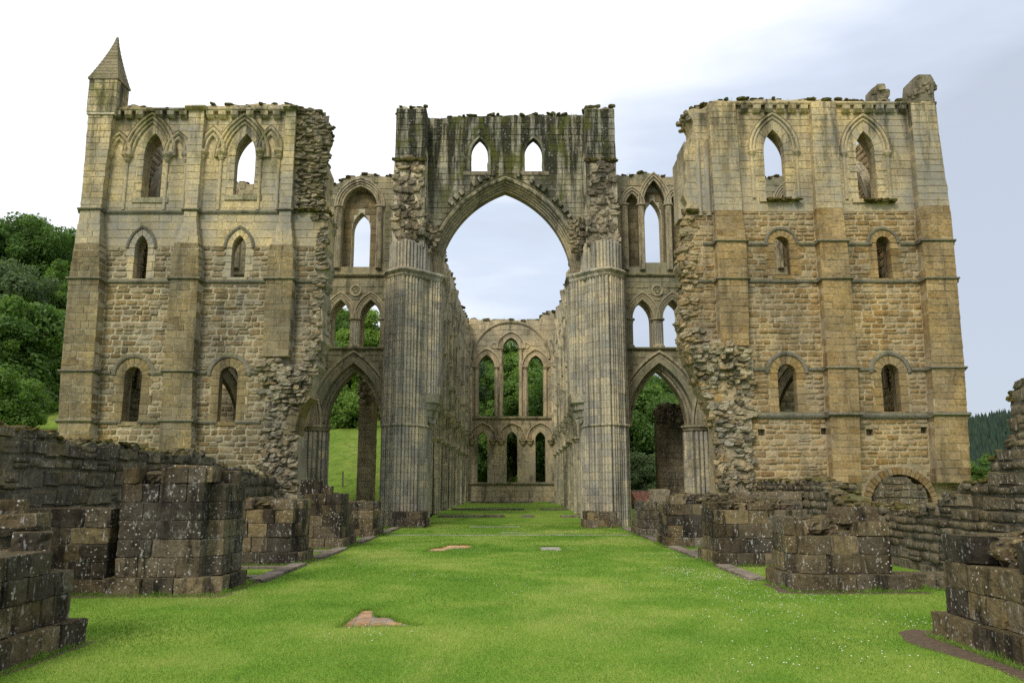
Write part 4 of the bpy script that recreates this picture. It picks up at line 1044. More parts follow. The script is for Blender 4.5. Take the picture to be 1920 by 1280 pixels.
    pc = Pieces(XA, 'moss_cushion', M_MOSS, 'lump', 80)
    crest(pc, fb, [(x0,z_t),(x1,z_t)], -2.0, 0, (.26,.26,.12), .03, .03); crest(pc, fb, [(x0,z_m),(x1,z_m)], -.1, .06, (.4,.25,.14), .09); pc.done()
    # plinth at the foot
    pp = Pieces(XA, 'plinth_block', M_DARK, 'block', 60)
    for zz, ex in ((0.0, .10), (.36, 0.0)):
        for yy, dep in ((38.05, .5),):
            a0, a1 = sorted((cx+s*-.15, cx+s*1.25)); u = a0-ex
            while u < a1+ex-.1:
                l = min(R(.5,.7), a1+ex-u); pp.add(Vector((u+l/2, yy-ex+.25, zz+.18)), None, (0,-1,0), (l, .6, .36)); u += l
            u = 38.0-ex
            while u < 39.6:
                pp.add(Vector((cx+s*(1.25+ex)-s*.25, u+.35, zz+.18)), None, (s,0,0), (.68, .6, .36)); u += .7
    pp.done()
# arch of many rolls
prof = [(0,-1.3),(0,-.75)] + rolls(0, .60, -.75, .0, 6, .6) + [(.64,.06),(.68,-.1)]
sweep_arch('arch_moulding', FC, cxA, zsp, wA, riA, zsp-.02, prof, M_ARCH, XA, n=22)
ring_stones(None, FC, cxA, zsp, wA, riA, .30, .42, -.22, -.5, 64, M_ARCH, XA, 'voussoir', .02)
# tower wall over the arch, two small lights
top = ragged(PL([(797,222),(880,218),(945,217),(1010,214),(1100,214)], YC), amp=.06, step=.35, seed=12)
openA = arch_pts(cxA, zsp, wA, riA, .40, 22)
xL, xR = X(792, 300, YC), X(1104, 300, YC)
outer = top + [(xR, zsp+1.0)] + [p for p in reversed(openA) if p[1] > zsp+1.0] + [(xL, zsp+1.0)]
ch, sh = [], []
for a, b_ in ((883,914), (984,1017)):
    x0, x1 = X(a, 320, YC), X(b_, 320, YC); cx, w_ = (x0+x1)/2, (x1-x0)/2; z0, zs_, za = Z(322, YC), Z(287, YC), Z(258, YC)
    rise = za-zs_
    ch.append(ragged(arch_pts(cx, zs_, w_, rise, 0, 8, z0), amp=.03, step=.2, seed=int(a))); sh.append(arch_pts(cx, zs_, w_+.12, rise+.35, .06, 8, z0-.02))
    sweep_arch('window_reveal', FC, cx, zs_, w_, rise, z0, [(.01,-.6),(.06,-.5),(.13,-.25),(.16,.0),(.22,.03),(.24,-.02)], M_XWALL, XA)
    fbox('sill', FC, cx-w_-.4, cx+w_+.35, z0-.2, z0, -1.2, .06, M_SPIRE, XA)
slab('tower_wall_core', FC, outer, ch, -.03, -.5, M_XWALL, XA)
slab('inner_skin', FC, outer, [[((p[0]-c_[0])*1.5+c_[0], (p[1]-c_[1])*1.25+c_[1]) for p in h] for h in ch for c_ in [(sum(q[0] for q in h)/len(h), min(q[1] for q in h))]], -.502, -1.5, M_XWALL, XA)
pc = Pieces(XA, 'facing_block', M_XWALL, 'ashlar', 300)
lay(pc, FC, outer, sh + [arch_pts(cxA, zsp, wA, riA, .67, 22, zsp-1)], 0, (.28,.36), (.45,.9), .010, .14, .012); pc.done()
pc = Pieces(XA, 'moss_cushion', M_MOSS, 'lump', 120); crest(pc, FC, top, -1.4, .05, (.24,.26,.10), .05, .03); pc.done()
# stubs of the lost vault rib standing round the arch
big = arch_pts(cxA, zsp, wA, riA, .84, 60); prev = None
pc = Pieces(XA, 'rib_stub', M_XWALL, 'block', 80)
for i, (a, b_) in enumerate(big):
    if b_ < Z(418, YC) or prev and math.dist(prev, (a, b_)) < .34 or abs(a-cxA) < .35: continue
    prev = (a, b_)
    if random.random() < .3: continue
    g = big[min(i+1, len(big)-1)]; ang = math.atan2(g[1]-b_, g[0]-a)
    pc.add(FC.p(a, b_, .14), None, FC.n, (R(.15,.24), R(.2,.42), R(.22,.34)), Matrix.Rotation(ang, 3, 'Y') @ Matrix.Rotation(R(-.1,.1), 3, 'Z'))
pc.done()

# ================================================================== TRANSEPT EAST WALLS (arcade, triforium, clerestory)
YE = 41.4; FE = west(YE)
def east_wall(s, label, th_x, bays, tops):
    th = thing('transept_arcade', label, 'ruined wall', (th_x, YE, 0))
    ch, sh = [], []
    z_sp, z_ap, z_s1, z_s2 = Z(797, YE), Z(693, YE), Z(653, YE), Z(515, YE)
    z_tsp, z_tap, z_t0 = Z(597, YE), Z(562, YE), Z(651, YE)
    for bi, (cx, wA_, kind) in enumerate(bays):
        # arcade arch
        rise = z_ap-z_sp
        ch.append(arch_pts(cx, z_sp, wA_+.30, rise+.38, 0, 12, zb+.02)); sh.append(arch_pts(cx, z_sp, wA_, rise, .98, 12, z_sp-.3))
        sweep_arch('arcade_arch', FE, cx, z_sp, wA_, rise, None, [(0,-1.3),(0,-.65)]+rolls(0, .72, -.60, .0, 5, .6)+[(.78,.09),(.88,.07),(.9,-.03)], M_ARCH, th, n=12)
        # two triforium arches and the shaft cluster between
        tw = .52; tcx = [cx-.80, cx+.80]
        for c in tcx:
            r_ = z_tap-z_tsp
            ch.append(arch_pts(c, z_tsp, tw+.02, r_+.02, 0, 9, z_t0)); sh.append(arch_pts(c, z_tsp, tw, r_, .42, 9, z_t0))
            sweep_arch('triforium_arch', FE, c, z_tsp, tw, r_, None, [(0,-.7),(0,-.34)]+rolls(0, .30, -.30, .02, 3, .6)+[(.33,.06),(.39,.05),(.40,-.02)], M_ARCH, th)
        for c, r_ in ((cx, .27), (cx-1.48, .17), (cx+1.48, .17)):
            pl_ = oct_plan(c, YE+.25, r_, 8)
            prism('shaft_cluster', pl_, z_t0, z_tsp-.18, M_PIER, th)
            band('shaft_capital', oct_plan(c, YE+.25, r_, 10, False), z_tsp-.24, (0,.05,.14,.2,.27), (-.02,.03,.03,.12,.12), M_ARCH, th)
            band('shaft_base', oct_plan(c, YE+.25, r_, 10, False), z_t0, (0,.1,.16,.2), (.1,.1,.04,-.02), M_ARCH, th)
        # roundel
        zc = Z(545, YE); rr_ = [(0,.0),(.02,.10),(.07,.10),(.10,.0)]
        V, F = [], []
        for k in range(16):
            a = 2*math.pi*k/16
            for o_, d in ((.20,-.03),(.22,.05),(.28,.08),(.33,.05),(.35,-.03)): V.append(FE.p(cx+o_*math.cos(a), zc+o_*math.sin(a), d))
        for k in range(16):
            for q in range(4): F.append((k*5+q, ((k+1)%16)*5+q, ((k+1)%16)*5+q+1, k*5+q+1))
        ro = adopt(mesh_obj('roundel', V, F, M_ARCH), th)
        for k in range(5):
            a = math.pi/2+2*math.pi*k/5; c2 = (cx+.115*math.cos(a), zc+.115*math.sin(a))
            V = [FE.p(c2[0], c2[1], .07)]+[FE.p(c2[0]+.08*math.cos(q*math.pi/4), c2[1]+.08*math.sin(q*math.pi/4), .0) for q in range(8)]
            adopt(mesh_obj('roundel_leaf', V, [(0, 1+q, 1+(q+1)%8) for q in range(8)], M_WALL_E), ro)
        # clerestory
        if kind == 'single':
            cw, co, z0 = .50, 1.02, Z(496, YE); zs_, za = Z(425, YE), Z(391, YE); zs2, za2 = Z(387, YE), Z(349, YE); cc = cx+.05
            ch.append(arch_pts(cc, zs_, cw, za-zs_, 0, 9, z0))
            sh.append(arch_pts(cc, zs2, co, za2-zs2, .36, 10, z_s2))
            sweep_arch('clerestory_arch', FE, cc, zs2, co-.1, za2-zs2, None, [(0,-.75),(0,-.1)]+rolls(0, .36, -.08, .06, 3, .6)+[(.40,.10),(.46,.08),(.47,-.03)], M_ARCH, th, n=10)
            for q in (-1, 1):
                prism('clerestory_shaft', oct_plan(cc+q*(co+.08), YE-.02, .16, 8), Z(503, YE), zs2-.2, M_ARCH, th)
                band('shaft_capital', oct_plan(cc+q*(co+.08), YE-.02, .16, 10, False), zs2-.25, (0,.05,.14,.2,.27), (-.02,.03,.03,.11,.11), M_ARCH, th)
            rec = arch_pts(cc, zs2, co-.08, za2-zs2, 0, 10, z_s2+.3)
            ch_rec = [arch_pts(cc, zs_, cw, za-zs_, .0, 9, z0)]
        elif kind == 'triple':
            z0 = Z(488, YE); zs_, za = Z(405, YE), Z(367, YE); cw = .46
            ch.append(arch_pts(cx, zs_, cw, za-zs_, 0, 9, z0))
            for c, w2, qs, qa, k in ((cx, .58, 384, 338, 1), (cx-1.20, .34, 384, 363, 0), (cx+1.20, .34, 384, 363, 0)):
                z2, z3 = Z(qs, YE), Z(qa, YE)
                sh.append(arch_pts(c, z2, w2, z3-z2, .34, 9, z_s2))
                sweep_arch('clerestory_arch', FE, c, z2, w2, z3-z2, None, [(0,-.6),(0,-.06)]+rolls(0, .26, -.05, .07, 2, .6)+[(.29,.11),(.35,.09),(.36,-.03)], M_ARCH, th)
            for c in (cx-1.62, cx-.74, cx+.74, cx+1.62):
                z2 = Z(384, YE)
                prism('clerestory_shaft', oct_plan(c, YE-.02, .15, 8), Z(506, YE), z2-.2, M_ARCH, th)
                band('shaft_capital', oct_plan(c, YE-.02, .15, 10, False), z2-.25, (0,.05,.14,.2,.27), (-.02,.03,.03,.12,.12), M_ARCH, th)
            sh.append([(cx-1.62, z_s2), (cx+1.62, z_s2), (cx+1.62, Z(384, YE)), (cx-1.62, Z(384, YE))])
    # piers between the arches
    for bi, (cx, wA_, kind) in enumerate(bays):
        px_ = cx + s*1.93
        if bi == len(bays)-1: continue
        pl_ = oct_plan(px_, YE+.55, .66, 8)
        courses('pier_drum', pl_, 0, z_sp-.3, .45, M_PIER, th)
        band('capital', oct_plan(px_, YE+.55, .68, 12, False), z_sp-.3, (0,.06,.12,.22,.32), (-.02,.05,.05,.14,.14), M_ARCH, th)
    u0 = bays[0][0]-s*2.2; u1 = bays[-1][0]+s*2.4
    tp = [(u, z_) for u, z_ in tops]
    tp = ragged(tp, amp=.10, step=.3, seed=21)
    poly = ([(u0, zb)] + tp + [(u1, zb)])
    # two skins: the recessed clerestory back wall carries the light, the front skin is cut to the arcading
    ch2 = [h for h in ch]
    slab('masonry_core', FE, poly, ch2, -.62, -1.35, M_CORE, th)
    ch3 = []
    for h in ch:
        zmin_ = min(p[1] for p in h)
        if zmin_ < z_s2: ch3.append(h)
    for cx, wA_, kind in bays:
        if kind == 'single': ch3.append(arch_pts(cx+.05, Z(387, YE), .93, Z(349, YE)-Z(387, YE), 0, 10, Z(500, YE)))
        elif kind == 'triple':
            ch3.append(arch_pts(cx, Z(384, YE), .58, Z(338, YE)-Z(384, YE), 0, 9, Z(492, YE)))
            for q in (-1.2, 1.2): ch3.append(arch_pts(cx+q, Z(384, YE), .34, Z(363, YE)-Z(384, YE), 0, 7, Z(500, YE)))
    slab('front_skin', FE, poly, ch3, -.03, -.615, M_WALL_E, th)
    pc = Pieces(th, 'facing_block', M_WALL_E, 'ashlar', 300)
    lay(pc, FE, poly, sh, 0, (.30,.38), (.5,1.0), .010, .12, .006, zmin=z_sp+.2); pc.done()
    pb = Pieces(th, 'back_block', M_BUT_L, 'ashlar', 60)
    for cx, wA_, kind in bays:
        if kind is None: continue
        box_ = [(cx-1.55, z_s2+.3), (cx+1.55, z_s2+.3), (cx+1.55, Z(352, YE)), (cx-1.55, Z(352, YE))]
        op = arch_pts(cx+(.05 if kind == 'single' else 0), Z(425 if kind == 'single' else 405, YE), .50 if kind == 'single' else .46, (Z(391,YE)-Z(425,YE)) if kind == 'single' else (Z(367,YE)-Z(405,YE)), .02, 9, z_s2)
        lay(pb, FE, box_, [op], -.60, (.34,.46), (.5,.9), .014, .1, .006)
    pb.done()
    for z_, h_ in ((z_s1, .16), (z_s2, .2)):
        a, b_ = min(u0, u1), max(u0, u1)
        prof = [(-.03,-h_/2), (.10,-h_*.4), (.15,0), (.12,h_*.25), (-.03,h_/2)]; k = 5
        V = [FE.p(q, z_+zz, dd) for q in (a, b_) for dd, zz in prof]
        adopt(mesh_obj('string_course', V, [(i,(i+1)%k,(i+1)%k+k,i+k) for i in range(k)]+[tuple(range(k-1,-1,-1)), tuple(range(k,2*k))], M_WALL_E), th)
    pm = Pieces(th, 'moss_cushion', M_MOSS, 'lump', 120)
    crest(pm, FE, tp, -1.2, 0, (.24,.26,.10), .05, .03); pm.done()
    return th
zE = lambda py: Z(py, YE)
east_wall(-1, 'left transept east wall of stacked pointed arches between tower and turret block', -10,
          [(-8.30, 1.42, 'single'), (-12.1, 1.42, 'single'), (-15.9, 1.42, 'single')],
          [(-6.2, zE(330)), (-7.0, zE(331)), (-7.9, zE(326)), (-8.8, zE(331)), (-9.8, zE(345)), (-13.8, zE(343)), (-16.0, zE(344)), (-18.0, zE(342))])
east_wall(1, 'right transept east wall with three lancets over paired pointed arches', 10,
          [(7.72, 1.45, 'triple'), (11.6, 1.45, 'triple'), (15.4, 1.45, 'single')],
          [(5.5, zE(330)), (6.6, zE(329)), (7.4, zE(324)), (8.2, zE(330)), (9.3, zE(331)), (13.2, zE(330)), (15.0, zE(333)), (17.8, zE(330))])

# ================================================================== PRESBYTERY SIDE ARCADES
def presbytery(s, label, seed):
    xin = s*4.45
    th = thing('presbytery_arcade', label, 'ruined wall', (s*5.2, 62, .3))
    fr = Frame((xin,0,0), (0,1,0), (-s,0,0))
    Y0, nb, pitch = 43.2, 7, 5.30
    ch = []
    zc = 4.75
    for b in range(nb):
        c = Y0+pitch*(b+.5)
        ch.append(arch_pts(c, zc, 1.95, 3.0, .0, 9, .26))
        sweep_arch('arcade_arch', fr, c, zc, 1.75, 2.8, None, [(0,-1.0),(0,-.45)]+rolls(0, .55, -.42, .06, 3, .7)+[(.60,.20),(.72,.17),(.73,-.03)], M_PRES, th, n=8)
        for q in (-1.05, 1.05):
            ch.append(arch_pts(c+q, 10.6, .62, 1.35, 0, 7, 8.9))
            sweep_arch('triforium_arch', fr, c+q, 10.6, .62, 1.35, 8.9, [(0,-.6),(0,-.2)]+rolls(0, .3, -.18, .05, 2, .6)+[(.34,.14),(.42,.12),(.43,-.03)], M_PRES, th, n=7)
        ch.append(arch_pts(c, 15.2, .6, 1.5, 0, 7, 13.2))
        sweep_arch('clerestory_arch', fr, c, 15.2, .8, 1.7, 13.1, [(0,-.5),(0,-.12)]+rolls(0, .3, -.1, .06, 2, .6)+[(.34,.14),(.40,.12),(.41,-.03)], M_PRES, th, n=7)
        for q in (-1.9, 0.0, 1.9):                # triforium and clerestory shafts with their caps
            prism('triforium_shaft', oct_plan(xin-s*.06, c+q, .17, 8, False), 8.75, 10.4, M_PRES, th)
            band('shaft_capital', oct_plan(xin-s*.06, c+q, .17, 8, False), 10.35, (0,.08,.18,.28), (-.02,.04,.14,.14), M_PRES, th)
        for q in (-1.15, 1.15, -2.15, 2.15):
            prism('clerestory_shaft', oct_plan(xin-s*.05, c+q, .13, 8, False), 12.9, 15.0, M_PRES, th)
            band('shaft_capital', oct_plan(xin-s*.05, c+q, .13, 8, False), 14.95, (0,.08,.18,.28), (-.02,.04,.12,.12), M_PRES, th)
        for q in (-1.7, 1.7):
            sweep_arch('clerestory_arch', fr, c+q, 15.2, .35, .8, 13.1, [(0,-.02),(0,.05)]+rolls(0, .25, .05, .10, 2, .6)+[(.28,.14),(.34,.12),(.35,-.03)], M_PRES, th, n=5)
    for b in range(1, nb+1):
        yy = Y0+pitch*b
        if b < nb:
            courses('pier_drum', oct_plan(xin+s*.50, yy, .90, 8), .28, zc-.3, .55, M_PRES, th)
            band('capital', oct_plan(xin+s*.50, yy, .92, 12, False), zc-.32, (0,.06,.12,.24,.34), (-.02,.06,.06,.18,.18), M_PRES, th)
        # vault respond: three shafts standing on a corbel, breaking off where the vault sprang
        xx = xin-s*.10
        pl_ = [(xx-s*.34, yy-.05*s), (xx-s*.34, yy+.05*s), (xx-s*.24, yy+.14*s), (xx-s*.20, yy+.12*s), (xx-s*.10, yy+.28*s), (xx+s*.14, yy+.34*s), (xx+s*.14, yy-.34*s), (xx-s*.10, yy-.28*s), (xx-s*.20, yy-.12*s), (xx-s*.24, yy-.14*s)]
        if s < 0: pass
        prism('vault_shaft', pl_, 6.9, 13.6, M_PRES, th)
        for z_ in (6.4, 8.55, 12.7): band('shaft_ring', pl_, z_, (0,.08,.2,.28,.34), (-.12 if z_ < 7 else -.02,.02,.06,.10,.0), M_PRES, th)
        # springer of the vault fanning out
        V = []
        for k, (z_, g, d) in enumerate(((13.6,.28,.20), (14.6,.34,.30), (15.6,.46,.46), (16.4,.62,.62 if b % 2 else .45))):
            V += [fr.p(yy-g, z_, -.03), fr.p(yy-g*.5, z_, d), fr.p(yy+g*.5, z_, d), fr.p(yy+g, z_, -.03)]
        F = [(k*4+i, k*4+i+1, k*4+i+5, k*4+i+4) for k in range(3) for i in range(3)] + [(15,14,13,12)]
        adopt(mesh_obj('vault_springer', V, F, M_PRES), th)
    # half pier against the tower and the wall itself
    courses('respond_drum', oct_plan(xin+s*.75, Y0-.1, .85, 8), .28, zc, .55, M_PRES, th)
    ye = Y0+pitch*nb+.2
    tops = [(Y0-.6, 17.6), (Y0+5, 17.9), (Y0+12, 17.5), (Y0+18, 18.0), (Y0+25, 17.7), (Y0+31, 18.1 if s < 0 else 18.5), (ye-2, 18.3 if s < 0 else 19.4), (ye, 18.3 if s < 0 else 19.0)]
    tp = ragged(tops, amp=.22, step=.5, seed=seed)
    poly = [(Y0-.6, .2)] + tp + [(ye, .2)]
    slab('masonry_core', fr, poly, ch, -.01, -1.4, M_PRES, th)
    for z_ in (8.6, 12.75):
        prof = [(-.03,-.08), (.12,-.06), (.17,0), (.14,.05), (-.03,.09)]; k = 5
        V = [fr.p(q, z_+zz, dd) for q in (Y0-.5, ye-.2) for dd, zz in prof]
        adopt(mesh_obj('string_course', V, [(i,(i+1)%k,(i+1)%k+k,i+k) for i in range(k)]+[tuple(range(k-1,-1,-1)), tuple(range(k,2*k))], M_PRES), th)
    pm = Pieces(th, 'moss_cushion', M_MOSS, 'lump', 80); crest(pm, fr, tp, -1.2, 0, (.5,.45,.18), .25); pm.done()
    th.location.x -= .18; th.rotation_euler.z = -.0088      # the church axis runs very slightly across the view
PRES = []
presbytery(-1, 'long arcaded presbytery wall receding on the left inside the great arch', 31)
presbytery(1, 'long arcaded presbytery wall receding on the right inside the great arch', 32)

# ================================================================== EAST GABLE
YG = 80.5; FG = west(YG)
GB = thing('east_gable', 'far east end wall with three tall lancets over three lower ones', 'ruined wall', (0, YG, .3))
gx = lambda px, py: X(px, py, YG); gz = lambda py: Z(py, YG)
gtop = ragged([(gx(868,600), gz(597)), (gx(900,600), gz(600)), (gx(960,600), gz(599)), (gx(1010,600), gz(601)), (gx(1030,600), gz(584)), (gx(1050,600), gz(580))], amp=.12, step=.5, seed=41)
poly = [(gx(862,900), .2)] + gtop + [(gx(1056,900), .2)]
ch, sh = [], []
for a, b_, sill, spg, apx in ((897,927,782,688,665), (943,973,782,653,633), (990,1019,782,688,666)):
    x0, x1 = gx(a, 720), gx(b_, 720); cx, w_ = (x0+x1)/2, (x1-x0)/2; zs_, za = gz(spg), gz(apx)
    ch.append(arch_pts(cx, zs_, w_, za-zs_, 0, 9, gz(sill))); sh.append(arch_pts(cx, zs_, w_, za-zs_, .6, 9, gz(sill)))
    sweep_arch('lancet_arch', FG, cx, zs_, w_, za-zs_, None, [(0,-.9),(0,-.4)]+rolls(0, .5, -.35, .03, 3, .6)+[(.55,.16),(.66,.14),(.67,-.03)], M_GABLE, GB)
    for q in (-1, 1):
        xx = cx+q*(w_+.22)
        prism('lancet_shaft', oct_plan(xx, YG-.04, .15, 8, False), gz(sill)+.1, zs_-.25, M_GABLE, GB)
        band('shaft_capital', oct_plan(xx, YG-.04, .15, 8, False), zs_-.28, (0,.06,.16,.24,.30), (-.02,.05,.05,.16,.16), M_GABLE, GB)
for i, (a, b_) in enumerate(((895,914), (950,970), (1004,1023))):
    x0, x1 = gx(a, 860), gx(b_, 860); cx, w_ = (x0+x1)/2, (x1-x0)/2; zs_, za = gz(824), gz(809)
    ch.append(arch_pts(cx, zs_, w_, za-zs_, 0, 9, gz(904))); sh.append(arch_pts(cx, zs_, w_, za-zs_, .75, 9, gz(904)))
    sweep_arch('lancet_arch', FG, cx, zs_, w_, za-zs_, None, [(0,-.9),(.1,-.3)]+rolls(.12, .75, -.25, .03, 3, .6)+[(.8,.18),(.92,.14),(.93,-.03)], M_GABLE, GB)
    for q in (-1, 1): band('corbel_capital', oct_plan(cx+q*(w_+.55), YG-.1, .34, 8, False), zs_-.5, (0,.15,.25,.42,.5), (-.2,-.1,-.08,.06,.06), M_GABLE, GB)
for px in (932, 987):
    cx, zs_ = gx(px, 820), gz(822)
    sweep_arch('blind_arch', FG, cx, zs_, .22, .62, None, [(0,-.02),(0,.05)]+rolls(0, .3, .05, .12, 2, .6)+[(.34,-.03)], M_GABLE, GB)
for px in (927, 987):
    cx, zc = gx(px, 648), gz(648); V, F = [], []
    for k in range(14):
        a = 2*math.pi*k/14
        for o_, d in ((.18,-.03),(.22,.08),(.30,.10),(.36,.06),(.38,-.03)): V.append(FG.p(cx+o_*math.cos(a), zc+o_*math.sin(a), d))
    for k in range(14):
        for q in range(4): F.append((k*5+q, ((k+1)%14)*5+q, ((k+1)%14)*5+q+1, k*5+q+1))
    adopt(mesh_obj('roundel', V, F, M_ARCH), GB)
cx = gx(958, 640); wv = (gx(1030,672)-gx(884,672))/2
sweep_arch('wall_rib', FG, cx, gz(672), wv-.2, gz(606)-gz(672), None, [(0,-.03),(0,.12),(.12,.2),(.25,.12),(.26,-.03)], M_GABLE, GB, n=14)
slab('masonry_core', FG, poly, ch, -.02, -1.5, M_GABLE, GB)
pc = Pieces(GB, 'facing_block', M_GABLE, 'ashlar', 160); lay(pc, FG, poly, sh, 0, (.5,.62), (.9,1.7), .016, .14, .012); pc.done()
for py, h_ in ((783,.30), (906,.26)):
    z_ = gz(py); prof = [(-.03,-h_/2), (.16,-h_*.4), (.22,0), (.18,h_*.3), (-.03,h_/2)]; k = 5
    V = [FG.p(q, z_+zz, dd) for q in (-4.4, 4.4) for dd, zz in prof]
    adopt(mesh_obj('string_course', V, [(i,(i+1)%k,(i+1)%k+k,i+k) for i in range(k)]+[tuple(range(k-1,-1,-1)), tuple(range(k,2*k))], M_WALL_E), GB)
pm = Pieces(GB, 'moss_cushion', M_MOSS, 'lump', 60); crest(pm, FG, gtop, -1.2, 0, (.6,.5,.24), .2); pm.done()

# chancel steps: low ledges of worn stone across the floor
for i, (yy, z0, z1, a, b_, lab) in enumerate(((46.5,.08,.26,-4.2,4.0,'nearest low broken stone ledge across the chancel lawn'), (54.0,.24,.42,-4.0,4.0,'middle low stone ledge across the chancel lawn'), (74.0,.25,.46,-3.8,3.9,'farthest stone ledge before the east end wall'))):
    th = thing('stone_step', lab, 'step', (0, yy, z0)); u = a; pc = Pieces(th, 'step_block', M_KERB, 'block')
    while u < b_-.2:
        l = min(R(.7,1.5), b_-u)
        if random.random() > (.35 if abs(u) < 2.6 else .05): pc.add(Vector((u+l/2, yy+R(-.05,.05), (z0+z1)/2)), None, (0,-1,0), (l-.03, .5, z1-z0+R(-.03,.03)))
        u += l
    pc.done()
# fragments of the chapels behind the transept arcades
def fragment(label, x0, x1, Y, zt, mat, rub, seed):
    th = thing('chapel_pier', label, 'ruined pier', ((x0+x1)/2, Y, 0))
    fr = west(Y); gz_ = max(-.05, ground_h((x0+x1)/2, Y)-.3)
    poly = [(x0,gz_)] + ragged([(x0,zt-.8),(x0-.12,zt-.3),(x0+.25,zt),(x1-.2,zt+.05),(x1+.1,zt-.25),(x1,zt-.9)], amp=.08, step=.25, seed=seed) + [(x1,gz_)]
    slab('masonry_core', fr, poly, [], -.02, -1.2, mat, th)
    pc = Pieces(th, 'facing_block', mat, 'ashlar', 120); lay(pc, fr, poly, [], 0, (.34,.44), (.4,.7), .012, .16, .012)
    fr2 = Frame((x1 if x1 < 0 else x0,0,0), (0,1,0), (1 if x1 < 0 else -1,0,0))
    lay(pc, fr2, [(Y,gz_),(Y+1.2,gz_),(Y+1.2,zt-.9),(Y,zt-.9)], [], 0, (.34,.44), (.4,.7), .012, .16, .012); pc.done()
    rb = Pieces(th, 'rubble_stone', rub, 'lump', 120)
    heap(rb, fr, [(x0,zt-1.3),(x1,zt-1.3),(x1,zt),(x0,zt)], lambda u, z: 0, (.25,.18), (.36,.3,.17)); rb.done()
    return th
fragment('lone slender pier of broken stone seen through the left arch', X(672,800,46), X(700,800,46), 46, Z(712,46), M_GABLE, M_BROKEN, 51)
th = fragment('dark wide broken pier seen through the right arch', X(1234,800,46), X(1290,800,46), 46, Z(757,46), M_DARKWR, M_DARK, 52)

for lab, x0, x1 in (('plain chapel wall behind the left transept arcade', -17.8, -11.5), ('plain chapel wall behind the right transept arcade', 11.5, 17.8)):
    th = thing('chapel_wall', lab, 'ruined wall', ((x0+x1)/2, 47, 0)); fr = west(47.0)
    poly = [(x0,-.3)]+ragged([(x0,8.6),((x0+x1)/2,8.9),(x1,8.4)], amp=.15, step=.4, seed=int(x1)+90)+[(x1,-.3)]
    slab('masonry_core', fr, poly, [], -.012, -.9, M_CORE, th)
    pc = Pieces(th, 'stone', M_RUB_L, 'squared', 0); lay(pc, fr, poly, [], 0, (.25,.38), (.35,.7), .03, .16, .02, soft=True); pc.done()

# ================================================================== NAVE: pier stumps, aisle walls, kerbs
def stump(label, x0, x1, y0, y1, hts, face, plinth=.16, lr=(.38,.75), seed=0, group='stumps of the lost nave piers', step=None, loose=2, keepz=None, mat=None, ph=.32):
    """squared pier stump: plinth, courses of blocks round an earth-and-mortar core"""
    global random
    mat = mat or M_DARK
    th = thing('pier_stump', label, 'ruined pier', ((x0+x1)/2, (y0+y1)/2, 0), group)
    ztot = ph+sum(hts)
    boxm('core', x0+.035, x1-.035, y0+.035, y1-.035, -.05, ztot-hts[-1]-.02, M_JOINT, th, .008)
    pl_ = Pieces(th, 'plinth_block', mat, 'block', 80); st_ = Pieces(th, 'stone', mat, 'block', 220)
    def ring(pc, a0, a1, b0, b1, z, h, lr, drop=0.0, th_=.36):
        sides = [((a0,b0),(a1,b0),(0,-1,0)), ((a1,b0+th_),(a1,b1),(1,0,0)), ((a0,b0+th_),(a0,b1),(-1,0,0)), ((a0+th_,b1),(a1-th_,b1),(0,1,0))]
        for (ax,ay),(bx,by),n in sides:
            L_ = math.hypot(bx-ax, by-ay)
            if L_ < .1: continue
            k = max(1, round(L_/R(*lr))); cuts = [0]+[(i+R(-.18,.18))/k for i in range(1, k)]+[1]
            for f0, f1 in zip(cuts[:-1], cuts[1:]):
                if random.random() < drop: continue
                f = (f0+f1)/2; l = (f1-f0)*L_
                j = R(-.02,.025)
                pc.add(Vector((ax+(bx-ax)*f-n[0]*(th_/2-j), ay+(by-ay)*f-n[1]*(th_/2-j), z+h/2)), None, n, (l-R(.0,.018), th_, h-R(.0,.012)), Matrix.Rotation(R(-.022,.022), 3, 'Y') @ Matrix.Rotation(R(-.035,.035), 3, 'Z'))
    ring(pl_, x0-plinth, x1+plinth, y0-plinth, y1+plinth, -.04, ph+.04, (.55,.95), 0, .42)
    z = ph
    for i, h in enumerate(hts):
        lastc = i == len(hts)-1
        ring(st_, x0, x1, y0, y1, z, h*(R(.8,1.15) if lastc else 1), lr, .34 if lastc else 0)
        if step and i < step[4]: ring(st_, step[0], step[1], step[2], step[3], z, h, (.3,.45), 0, .3)
        z += h
    if step: ring(pl_, step[0]-plinth*.6, step[1]+plinth*.6, step[2]-plinth, step[3]+plinth, -.04, ph+.03, (.4,.6), 0, .4)
    pl_.done(); st_.done()
    lp = Pieces(th, 'rubble_stone', mat, 'lump', 120)
    for _ in range(int(26*(x1-x0)*(y1-y0))+4): lp.add(Vector((R(x0+.36,x1-.36), R(y0+.36,y1-.36), ztot-hts[-1]+R(.0,hts[-1]*.8))), None, (0,-1,0), (R(.25,.55), R(.25,.5), R(.12,.28)), Matrix.Rotation(R(0,3), 3, 'Z'))
    lp.done()
    return th, ztot
h6 = [.35,.33,.34,.33,.34,.28]
stump('cut-off dark pier stump at the left picture edge', -7.6, -5.62, 7.4, 10.62, [.33,.28,.26], 1, .14, (.4,.6))
stump('tallest squared pier stump, left of the lawn', -7.3, -5.75, 15.2, 16.9, h6, 1, .14, step=(-5.9,-5.45,15.55,16.6,5))
stump('second squared stump from the left front, lower and rubble topped', -7.2, -5.55, 20.75, 22.0, [.36,.34,.34,.25], 1, .14, step=(-5.7,-5.38,21.0,21.8,4))
stump('third stump on the left, a single square block on top', -7.1, -5.4, 25.8, 27.8, [.36,.34,.34,.3], 1, .14, (.5,.9))
stump('low left stump just before the crossing pier', -7.0, -5.3, 31.2, 33.0, [.36,.34,.30], 1, .12, (.5,.9))
